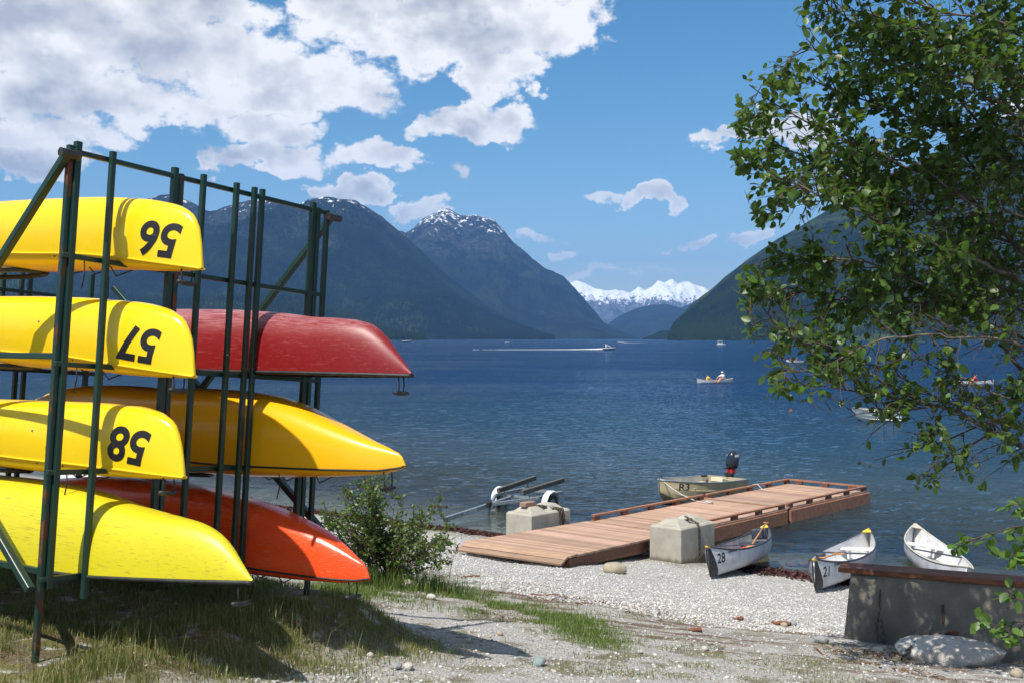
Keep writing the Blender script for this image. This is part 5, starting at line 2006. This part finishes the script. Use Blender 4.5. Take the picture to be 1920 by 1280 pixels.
merge_leaves('foliage', LP, leaf_frames(LD, LN, r), r.uniform(.028, .055, len(LP)), M['leaf_bush'], bush)


# ------------------------------------------------------------------ grass
def blades(name, label, P, H, W, material, seed, bend=.5):
    r = np.random.default_rng(seed)
    n = len(P)
    a = r.uniform(0, 2 * math.pi, n)
    d = np.stack([np.cos(a), np.sin(a), 0 * a], -1)
    w = np.stack([-np.sin(a), np.cos(a), 0 * a], -1) * (W * r.uniform(.6, 1.3, n))[:, None]
    b = r.uniform(.15, 1.5, n)[:, None] * bend
    up = np.array([0, 0, 1.0])
    h = H[:, None]
    p0, p1, p2 = P - up * .01, P + up * h * .5 + d * h * b * .22, P + up * h * (1 - .3 * b) + d * h * b * .8
    V = np.stack([p0 - w, p0 + w, p1 + w * .75, p1 - w * .75, p2], 1)
    i = np.arange(n)[:, None, None] * 5
    fc = np.array([(0, 1, 2), (0, 2, 3), (3, 2, 4)])[None] + i
    o = link(name, np_mesh(name, V.reshape(-1, 3), fc.reshape(-1, 3), material))
    tag(o, label, kind='stuff')


def on_ground(x, y):
    return np.stack([x, y, ground_z(x, y)], -1)


r = np.random.default_rng(14)
n = 110000
tt, vv = r.uniform(-1.3, 3.4, n), r.uniform(-3.4, 1.5, n)
x, y = RO.x + .556 * tt + .831 * vv, RO.y + .831 * tt - .556 * vv
cl = fbm(x * 2.3, y * 2.3, 4, 41)
w = np.clip((cl - .33) * 3.2, 0, 1) * sstep(1.5, .75, vv + (cl - .5)) * sstep(3.4, 2.7, tt + (cl - .5))
k = r.random(n) < w
tall = sstep(1.15, .55, vv) * sstep(-.3, .5, vv) * sstep(2.6, 1.2, tt)
H = (.025 + .06 * r.random(n) + tall * r.random(n) ** 2.5 * .14)[k]
blades('grass', 'grass and weeds growing under the boat rack', on_ground(x[k], y[k]), H, .0022 + .0012 * r.random(k.sum()), M['grass'], 1)
# turf strip along the brow of the bank
SP = np.array([gp(px, py)[:] for px, py in ((600, 1098), (700, 1104), (840, 1116), (920, 1128), (1000, 1146), (1070, 1164), (1140, 1188))])
n = 34000
f = r.uniform(0, len(SP) - 1.001, n)
i = f.astype(int)
c = SP[i] + (SP[i + 1] - SP[i]) * (f - i)[:, None]
x, y = c[:, 0] + r.normal(size=n) * .13, c[:, 1] + r.normal(size=n) * .5 - .35
cl = fbm(x * 1.6, y * 1.6, 4, 43)
k = r.random(n) < np.clip((cl - .33) * 4.0, 0, 1)
blades('grass', 'green turf strip along the brow of the shingle bank', on_ground(x[k], y[k]), .02 + .07 * r.random(k.sum()) ** 1.5, .0022 + .0012 * r.random(k.sum()), M['grass_green'], 2)
# scattered tufts in the gravel
n = 90000
y = r.uniform(6.2, 14, n)
x = r.uniform(-.36, .5, n) * y
cl = fbm(x * 1.15 + 5, y * 1.5, 5, 47, gain=.6)
s_ = shore_s(x, y)
pxx = 960 + F * x / y
right = sstep(1150, 1500, pxx) * sstep(10.2, 8.6, y)
k = r.random(n) < np.clip((cl - .53 + .05 * right) * 5.5, 0, 1) * sstep(-7.6, -8.8, s_)
blades('grass', 'sparse grass tufts scattered through the gravel', on_ground(x[k], y[k]), .012 + .045 * r.random(k.sum()) ** 1.6, .002 + .0012 * r.random(k.sum()), M['grass'], 3)
n = 2600
x, y = bp.x + r.normal(size=n) * .42 + .1, bp.y + r.normal(size=n) * .22 - .18
blades('grass', 'long grass around the foot of the shrub', on_ground(x, y), .1 + .26 * r.random(n) ** 1.6, .003 + .002 * r.random(n), M['grass_green'], 4)
n = 260
tt, vv = r.uniform(-.6, 2.2, n), r.normal(size=n) * .25 + .55
x, y = RO.x + .556 * tt + .831 * vv, RO.y + .831 * tt - .556 * vv
blades('grass', 'tall dry grass stalks at the front of the rack', on_ground(x, y), .2 + .22 * r.random(n), .0016 + 0 * x, M['grass'], 5, .9)


# ------------------------------------------------------------------ pebbles, seaweed, litter
def mat_island(name, ca, cb, rough=.9):
    m = bpy.data.materials.new(name)
    m.use_nodes = True
    t = NT(m.node_tree)
    rr = t.n('ShaderNodeNewGeometry').outputs['Random Per Island']
    p = t.n('ShaderNodeBsdfPrincipled', Base_Color=t.mix(t.m('MULTIPLY', t.ramp(t.m('FRACT', t.m('MULTIPLY', rr, 9.7)), .6, 1.0), .55), t.mix(rr, ca, cb), tuple(k * q for k, q in zip(cb, (.62, .5, .36)))), Roughness=rough)
    p.inputs['Specular IOR Level'].default_value = .25
    t.out(p.outputs[0])
    return m


bm = bmesh.new()
bmesh.ops.create_icosphere(bm, subdivisions=1, radius=1.0)
ICO_V = np.array([v.co[:] for v in bm.verts])
ICO_F = np.array([[v.index for v in f.verts] for f in bm.faces])
bm.free()


def pebbles(name, label, x, y, rad, material, seed, kind='stuff'):
    r = np.random.default_rng(seed)
    n = len(x)
    sc = np.stack([rad * r.uniform(.8, 1.5, n), rad * r.uniform(.7, 1.1, n), rad * r.uniform(.45, .8, n)], -1)
    V = ICO_V[None] * (1 + r.uniform(-.22, .22, (n, 12, 1))) * sc[:, None]
    a = r.uniform(0, 6.28, n)
    ca, sa = np.cos(a)[:, None], np.sin(a)[:, None]
    V = np.stack([V[..., 0] * ca - V[..., 1] * sa, V[..., 0] * sa + V[..., 1] * ca, V[..., 2]], -1)
    V += (on_ground(x, y) + np.stack([0 * x, 0 * x, sc[:, 2] * .35], -1))[:, None]
    fc = ICO_F[None] + np.arange(n)[:, None, None] * 12
    o = link(name, np_mesh(name, V.reshape(-1, 3), fc.reshape(-1, 3), material))
    tag(o, label, kind=kind)


M['pebble'] = mat_island('pebble', (0.20, 0.195, 0.185), (0.60, 0.59, 0.56))
M['pebble_beach'] = mat_island('pebble_beach', (0.30, 0.295, 0.285), (0.70, 0.69, 0.665))
r = np.random.default_rng(31)
n = 26000
y = 1 / r.uniform(1 / 15.0, 1 / 6.0, n)
x = r.uniform(-.5, .52, n) * y
s_ = shore_s(x, y)
rx, ry = x - RO.x, y - RO.y
tt, vv = rx * .556 + ry * .831, rx * .831 - ry * .556
k = ~((tt < 3.0) & (vv < .9) & (r.random(n) < .93)) & (fbm(x * 1.4, y * 1.4, 4, 53) + r.random(n) * .35 > .55)
k &= s_ < -6
rad = (.004 + .016 * r.random(n) ** 3.5)
pebbles('gravel', 'loose pebbles on the upper bank', x[k], y[k], rad[k], M['pebble'], 1)
n = 34000
y = 1 / r.uniform(1 / 26.0, 1 / 12.5, n)
x = r.uniform(-.34, .5, n) * y
s_ = shore_s(x, y)
k = (s_ < -.1) & (s_ > -8.5) & ((s_ < -1.0) | (r.random(n) < .35))
pebbles('gravel', 'pale washed shingle of the beach', x[k], y[k], (.009 + .012 * r.random(n) ** 2)[k], M['pebble_beach'], 2)


def flakes(name, label, x, y, size, lift, material, seed, elong=1.0):
    r = np.random.default_rng(seed)
    n = len(x)
    d = r.normal(size=(n, 3)) * np.array([1, 1, .35])
    nn = np.array([0, 0, 1.0]) + r.normal(size=(n, 3)) * .5
    fr = leaf_frames(d, nn, r)
    T = np.array([(-.5 * elong, -.16, 0), (0, -.22, .12), (.5 * elong, -.1, 0), (.45 * elong, .14, .02), (0, .2, .15), (-.5 * elong, .15, 0)])
    V = np.einsum('kij,lj->kli', fr, T) * size[:, None, None] + (on_ground(x, y) + np.stack([0 * x, 0 * x, lift], -1))[:, None]
    fc = np.array([(0, 1, 4, 5), (1, 2, 3, 4)])[None] + np.arange(n)[:, None, None] * 6
    o = link(name, np_mesh(name, V.reshape(-1, 3), fc.reshape(-1, 4), material))
    tag(o, label, kind='stuff')


M['seaweed'] = mat_island('seaweed', (0.03, 0.010, 0.010), (0.085, 0.034, 0.028), .6)
M['litter'] = mat_island('litter', (0.075, 0.036, 0.022), (0.21, 0.125, 0.075))


def along_shore(x, s):
    return (s - .54 * (x + 1.65)) / .84 + 23.7


r = np.random.default_rng(61)
n = 9000
x = np.concatenate([r.uniform(-7, 1.0, n // 2), r.uniform(4.3, 8.2, n // 2)])
wig = (fbm(x * .8, x * 0, 3, 5) - .5) * .9
s_ = wig * .5 - .35 + r.normal(size=n) * np.where(x < 2, .16, .32)
y = along_shore(x, s_) / KZ
flakes('seaweed', 'dark red water weed washed up along the waterline', x, y, .05 + .08 * r.random(n), .01 + .06 * np.exp(-((s_ - wig * .5 + .35) / .2) ** 2) * r.random(n), M['seaweed'], 3, 1.3)
n = 5200
x = r.uniform(-1.5, 6.5, n)
ln = r.choice([-7.9, -8.6, -9.2, -9.9], n, p=[.2, .3, .3, .2])
s_ = ln + (fbm(x * .5, ln, 3, 7) - .5) * 1.6 + r.normal(size=n) * .16
y = along_shore(x, s_) / KZ
k = fbm(x * 1.1, y * .8, 3, 9) > .47
flakes('bark_litter', 'reddish bark and needle litter in drift lines across the bank', x[k], y[k], (.012 + .03 * r.random(n) ** 2)[k], (.006 + .01 * r.random(n))[k], M['litter'], 4, 2.2)
# a few larger bits of driftwood
for i, (px, py, L, rz, lab) in enumerate([(1304, 1184, .13, .1, 'short brown bark chunk on the open bank'), (1383, 1163, .12, .5, 'split driftwood piece near the grass line above canoe 21'), (1465, 1172, .22, -.3, 'brown driftwood lump in the shade left of the wall'),
                                        (1495, 1062, .55, .35, 'rotten log stranded in the weed between canoes 28 and 21'), (880, 1081, .3, .15, 'thin dark stick lying on the shingle right of the shrub'), (1010, 1116, .5, .05, 'thin driftwood stick below the ramp on the shingle')]):
    q = gp(px, py)
    thin = .012 if 'stick' in lab else (.07 if 'log' in lab else .028)
    mb = MB()
    d = Vector((math.cos(rz), math.sin(rz), 0))
    rr_ = random.Random(i)
    pts = [d * L * (f - .5) + Vector((0, 0, thin * .7 + rr_.uniform(-.2, .3) * thin)) + Vector((-d.y, d.x, 0)) * rr_.uniform(-.6, .6) * thin for f in (0, .2, .4, .6, .8, 1)]
    mb.tube(pts, [thin * rr_.uniform(.6, 1.15) for _ in pts], 8)
    o = mb.build('driftwood', M['wood_dark'], matrix=Matrix.Translation(q))
    set_smooth(o, 50)
    tag(o, lab, 'driftwood', 'driftwood on the bank')
q = gp(838, 1118, 7, 20)
mb = MB()
mb.tube([q, q + Vector((.03, 0, .25)), q + Vector((.07, 0, .45)), q + Vector((.13, 0, .58))], [.005, .004, .003, .002], 5)
for k in range(14):
    a = k * 2.4
    c = q + Vector((.10 + .002 * k, 0, .5 + .008 * k))
    mb.tube([c, c + Vector((math.cos(a) * .03, math.sin(a) * .03, .02))], .005, 4)
o = mb.build('dry_stalk', M['litter'])
tag(o, 'dry brown seed stalk standing in front of the ramp', 'plant')


# ------------------------------------------------------------------ boats and people out on the lake
def person(label, mtx, shirt, lean=.15, arms='paddle', hat=None, scale=1.0, seed=0):
    """Seated figure facing +x: one skinned body, clothing and hair as parts."""
    J = {'pelvis': (0, 0, .1), 'spine': (lean * .2, 0, .3), 'chest': (lean * .6, 0, .5), 'neck': (lean * .85, 0, .64), 'head': (lean + .02, 0, .76), 'crown': (lean + .02, 0, .86),
         'hipl': (.05, .1, .09), 'kneel': (.42, .14, .26), 'anklel': (.62, .13, .0), 'toel': (.74, .14, -.02),
         'hipr': (.05, -.1, .09), 'kneer': (.42, -.14, .26), 'ankler': (.62, -.13, .0), 'toer': (.74, -.14, -.02),
         'shl': (lean * .7, .19, .56), 'ell': (lean + .22, .27, .36), 'hal': (lean + .42, .2, .34),
         'shr': (lean * .7, -.19, .56), 'elr': (lean + .24, -.28, .4), 'har': (lean + .42, -.3, .2)}
    rad = {'pelvis': .13, 'spine': .12, 'chest': .14, 'neck': .055, 'head': .095, 'crown': .07, 'hipl': .095, 'hipr': .095, 'kneel': .062, 'kneer': .062, 'anklel': .04, 'ankler': .04, 'toel': .035, 'toer': .035,
           'shl': .062, 'shr': .062, 'ell': .042, 'elr': .042, 'hal': .036, 'har': .036}
    names = list(J)
    E = [('pelvis', 'spine'), ('spine', 'chest'), ('chest', 'neck'), ('neck', 'head'), ('head', 'crown'), ('pelvis', 'hipl'), ('hipl', 'kneel'), ('kneel', 'anklel'), ('anklel', 'toel'), ('pelvis', 'hipr'), ('hipr', 'kneer'), ('kneer', 'ankler'), ('ankler', 'toer'),
         ('chest', 'shl'), ('shl', 'ell'), ('ell', 'hal'), ('chest', 'shr'), ('shr', 'elr'), ('elr', 'har')]
    me = bpy.data.meshes.new('person')
    me.from_pydata([J[n] for n in names], [(names.index(a), names.index(b)) for a, b in E], [])
    ob = bpy.data.objects.new('person', me)
    COL.objects.link(ob)
    ob.modifiers.new('s', 'SKIN')
    sv = me.skin_vertices[0].data
    for n, d in zip(names, sv):
        d.radius = (rad[n], rad[n])
    sv[0].use_root = True
    md = ob.modifiers.new('u', 'SUBSURF')
    md.levels = 1
    dgr = bpy.context.evaluated_depsgraph_get()
    body = bpy.data.meshes.new_from_object(ob.evaluated_get(dgr))
    bpy.data.objects.remove(ob)
    body.materials.clear()
    body.materials.append(M['skin'])
    for p in body.polygons:
        p.use_smooth = True
    o = link('person', body, None, mtx @ Matrix.Scale(scale, 4))
    tag(o, label, 'person', None)
    ring = lambda c, rx, ry: [(c[0] + rx * math.cos(a), c[1] + ry * math.sin(a), c[2]) for a in np.linspace(0, 2 * math.pi, 13)[:-1]]
    s_ = MB().loft([ring((0, 0, .06), .15, .18), ring((lean * .2, 0, .26), .145, .175), ring((lean * .55, 0, .45), .15, .205), ring((lean * .72, 0, .57), .12, .2), ring((lean * .85, 0, .63), .07, .08)], closed=True, cap=True)
    s_ = s_.build('shirt', M[shirt], o, True)
    sl = MB()
    for s in ('l', 'r'):
        a, b = Vector(J['sh' + s]), Vector(J['el' + s])
        sl.tube([a, a.lerp(b, .5), a.lerp(b, .8)], [.08, .068, .062], 8)
    sl.build('sleeve', M[shirt], o, True)
    MB().loft([ring((lean + .0, 0, .76), .1, .098), ring((lean + .0, 0, .84), .105, .1), ring((lean + .0, 0, .9), .06, .06)], closed=True, cap=True).build('hat' if hat else 'hair', M[hat or 'hair'], o, True)
    return o


def floating(px, py, yaw):
    Y = F * EYE / (py - 634)
    m = Matrix.Translation(((px - 960) / F * Y, Y, 0)) @ Matrix.Rotation(yaw, 4, 'Z')
    return m


def canoe_on(mtx, L, label, cat='canoe', **k):
    a, b = mtx @ Vector((L / 2, 0, -.1)), mtx @ Vector((-L / 2, 0, -.1))
    return open_canoe('canoe', a, b, label, cat, 'hull_white', 'inner_grey', 'gunwale_cream', **k)


# canoe with two people, mid lake
m = floating(1341, 717, R(205))
canoe_on(m, 4.4, 'white canoe carrying two people in the middle of the lake', patch=False, number=None)
person('person in a yellow life vest sitting in the bow of the canoe', m @ Matrix.Translation((1.0, 0, .06)) @ Matrix.Rotation(R(150), 4, 'Z'), 'cloth_yellow', .1, scale=.95)
person('person in white cap and white sleeves paddling the stern of the canoe', m @ Matrix.Translation((-1.15, 0, .12)), 'cloth_white', .25, hat='cloth_white', scale=1.15)
paddle('pale paddle held by the person in the white cap', m @ Vector((-.95, .35, 1.0)), m @ Vector((.1, .55, .05)))
# rowing boat with two people farther out
m = floating(1489, 680, R(200))
skiff('rowing_boat', (m @ Vector((1.7, 0, 0))), (m @ Vector((-1.7, 0, 0))), 'small rowing boat with two people farther out behind the leaves', 'hull_white', 'boat_inner', detail=False)
person('person in red at the left of the far rowing boat', m @ Matrix.Translation((.5, 0, .2)), 'cloth_red', .1)
person('person in dark clothes at the right of the far rowing boat', m @ Matrix.Translation((-.7, 0, .2)), 'cloth_dark', .1)
# single paddler at the right
m = floating(1824, 720, R(176))
canoe_on(m, 4.0, 'long white canoe with a lone paddler at the right', patch=False)
person('person in a red shirt paddling the white canoe alone', m @ Matrix.Translation((-.35, 0, .12)), 'cloth_red', .15)
paddle('pale paddle held by the lone paddler in red', m @ Vector((-.3, .25, .95)), m @ Vector((.45, .55, .1)))
# moored open boat
m = floating(1646, 789, R(150))
skiff('moored_boat', (m @ Vector((1.35, 0, 0))), (m @ Vector((-1.35, 0, 0))), 'grey aluminium boat moored behind the hanging leaves', 'galv', 'boat_inner', W=.66, H=.6, detail=False)
m = floating(1483, 771, 0)
b_ = empty('marker_buoy', matrix=m)
tag(b_, 'small dark red marker buoy left of the moored boat', 'buoy')
MB().tube([(0, 0, -.1), (0, 0, .04), (0, 0, .12), (0, 0, .16)], [.12, .15, .1, .03], 10).build('float', M['wood_dark'], b_, True)
MB().tube([(0, 0, .1), (0, 0, .38)], .025, 6).build('staff', M['cloth_dark'], b_)


# speedboat and its wake
def speedboat(label, m, L, cabin=True, group=None):
    root = empty('speedboat', matrix=m)
    tag(root, label, 'motorboat', group)
    rings, low = [], []
    for f in np.linspace(0, 1, 14):
        u = L * (f - .5)
        b = .21 * L * max(.04, 1 - max(0, (f - .35) / .65) ** 2.2)
        sh = L * (.13 + .06 * f)
        k = L * (.0 + .12 * max(0, (f - .55) / .45) ** 1.8)
        rings.append([(u, -b, sh), (u, -b * .97, sh * .62 + k * .4), (u, -b * .8, k + .02 * L), (u, 0, k - .01 * L), (u, b * .8, k + .02 * L), (u, b * .97, sh * .62 + k * .4), (u, b, sh)])
        low.append([(u, -b * .985, sh * .6 + k * .4), (u, -b * .82, k + .016 * L), (u, 0, k - .014 * L), (u, b * .82, k + .016 * L), (u, b * .985, sh * .6 + k * .4)])
    MB().loft(rings, closed=True, cap=True).build('hull', M['plastic_white'], root)
    MB().loft(low, closed=True, cap=True).build('boot_stripe', M['motor_navy'], root)
    if cabin:
        ws = MB()
        ws.loft([[(L * .12, -.13 * L, .19 * L), (L * .2, 0, .19 * L), (L * .12, .13 * L, .19 * L)], [(L * .0, -.11 * L, .29 * L), (L * .06, 0, .29 * L), (L * .0, .11 * L, .29 * L)]])
        ws.build('windscreen', M['motor_navy'], root)
        ar = MB()
        for s in (-1, 1):
            ar.beam((-.22 * L, s * .17 * L, .17 * L), (-.26 * L, s * .15 * L, .38 * L), .03 * L)
            ar.beam((-.26 * L, s * .15 * L, .385 * L), (.14 * L, s * .13 * L, .22 * L), .03 * L)
        ar.beam((-.26 * L, -.15 * L, .40 * L), (-.26 * L, .15 * L, .40 * L), .05 * L)
        ar.build('tower', M['plastic_white'], root)
    return root


M['foam'] = mat('foam', (0.75, 0.78, 0.8), rough=.9)


def wake(label, m, L, w0, w1, seed, h=.35):
    r = np.random.default_rng(seed)
    n = int(L * 44)
    f = r.random(n) ** 1.6
    u = -f * L
    wdt = w0 + (w1 - w0) * f
    v = r.normal(size=n) * wdt * .45
    z = r.random(n) * h * np.exp(-f * 5) + .02
    rad = (.09 + .16 * r.random(n)) * (1 - .45 * f) * (1 + 1.2 * np.exp(-f * 8))
    keep = (f < .7) | (fbm(u * .25, v * .5, 3, seed) > .42 + .06 * f)
    u, v, z, rad = u[keep], v[keep], z[keep], rad[keep]
    V = ICO_V[None] * rad[:, None, None] * np.array([1.8, 1.0, .5]) + np.stack([u, v, z], -1)[:, None]
    fc = ICO_F[None] + np.arange(len(u))[:, None, None] * 12
    o = link('wake', np_mesh('wake', V.reshape(-1, 3), fc.reshape(-1, 3), M['foam']), None, m)
    tag(o, label, kind='stuff')


m = floating(1142, 655.5, R(3))
speedboat('white speedboat with a tower running right across the lake', m, 5.2)
wake('long white wake trailing left of the speedboat', floating(1133, 655.3, R(0.3)), 52, .6, 1.6, 1)
m = floating(1163, 642.4, R(178))
speedboat('tiny white motorboat heading left beyond the speedboat', m, 6.5, False)
wake('short white wake right of the tiny motorboat', floating(1167, 642.4, R(180)), 22, .9, 1.5, 2)
m = floating(763, 641, R(5))
speedboat('low white boat near the far left shore', m, 12, False)
m = floating(951, 642.2, R(5))
speedboat('tiny white boat near the foot of the left mountain', m, 5, False)
# pontoon boat
m = floating(1352, 646.6, R(10))
pt = empty('pontoon_boat', matrix=m)
tag(pt, 'white pontoon boat with a canopy below the right mountain', 'pontoon boat')
for s in (-1, 1):
    MB().tube([(-2.9, s * .9, .15), (2.4, s * .9, .15), (3.0, s * .9, .35)], [.3, .3, .08], 8).build('pontoon', M['galv'], pt, True)
MB().box((0, 0, .55), (2.8, 1.2, .09)).build('deck', M['plastic_white'], pt)
MB().box((-.6, -1.15, 1.0), (1.5, .04, .35)).build('side_panel', M['plastic_white'], pt)
MB().box((-.6, 1.15, 1.0), (1.5, .04, .35)).build('side_panel', M['plastic_white'], pt)
mb = MB()
for a in (-1.9, .5):
    for s in (-1, 1):
        mb.beam((a, s * 1.05, .6), (a, s * 1.05, 2.6), .12)
mb.build('canopy_frame', M['plastic_white'], pt)
MB().box((-.7, 0, 2.66), (1.5, 1.2, .1)).build('canopy', M['plastic_white'], pt, bevel=.05)
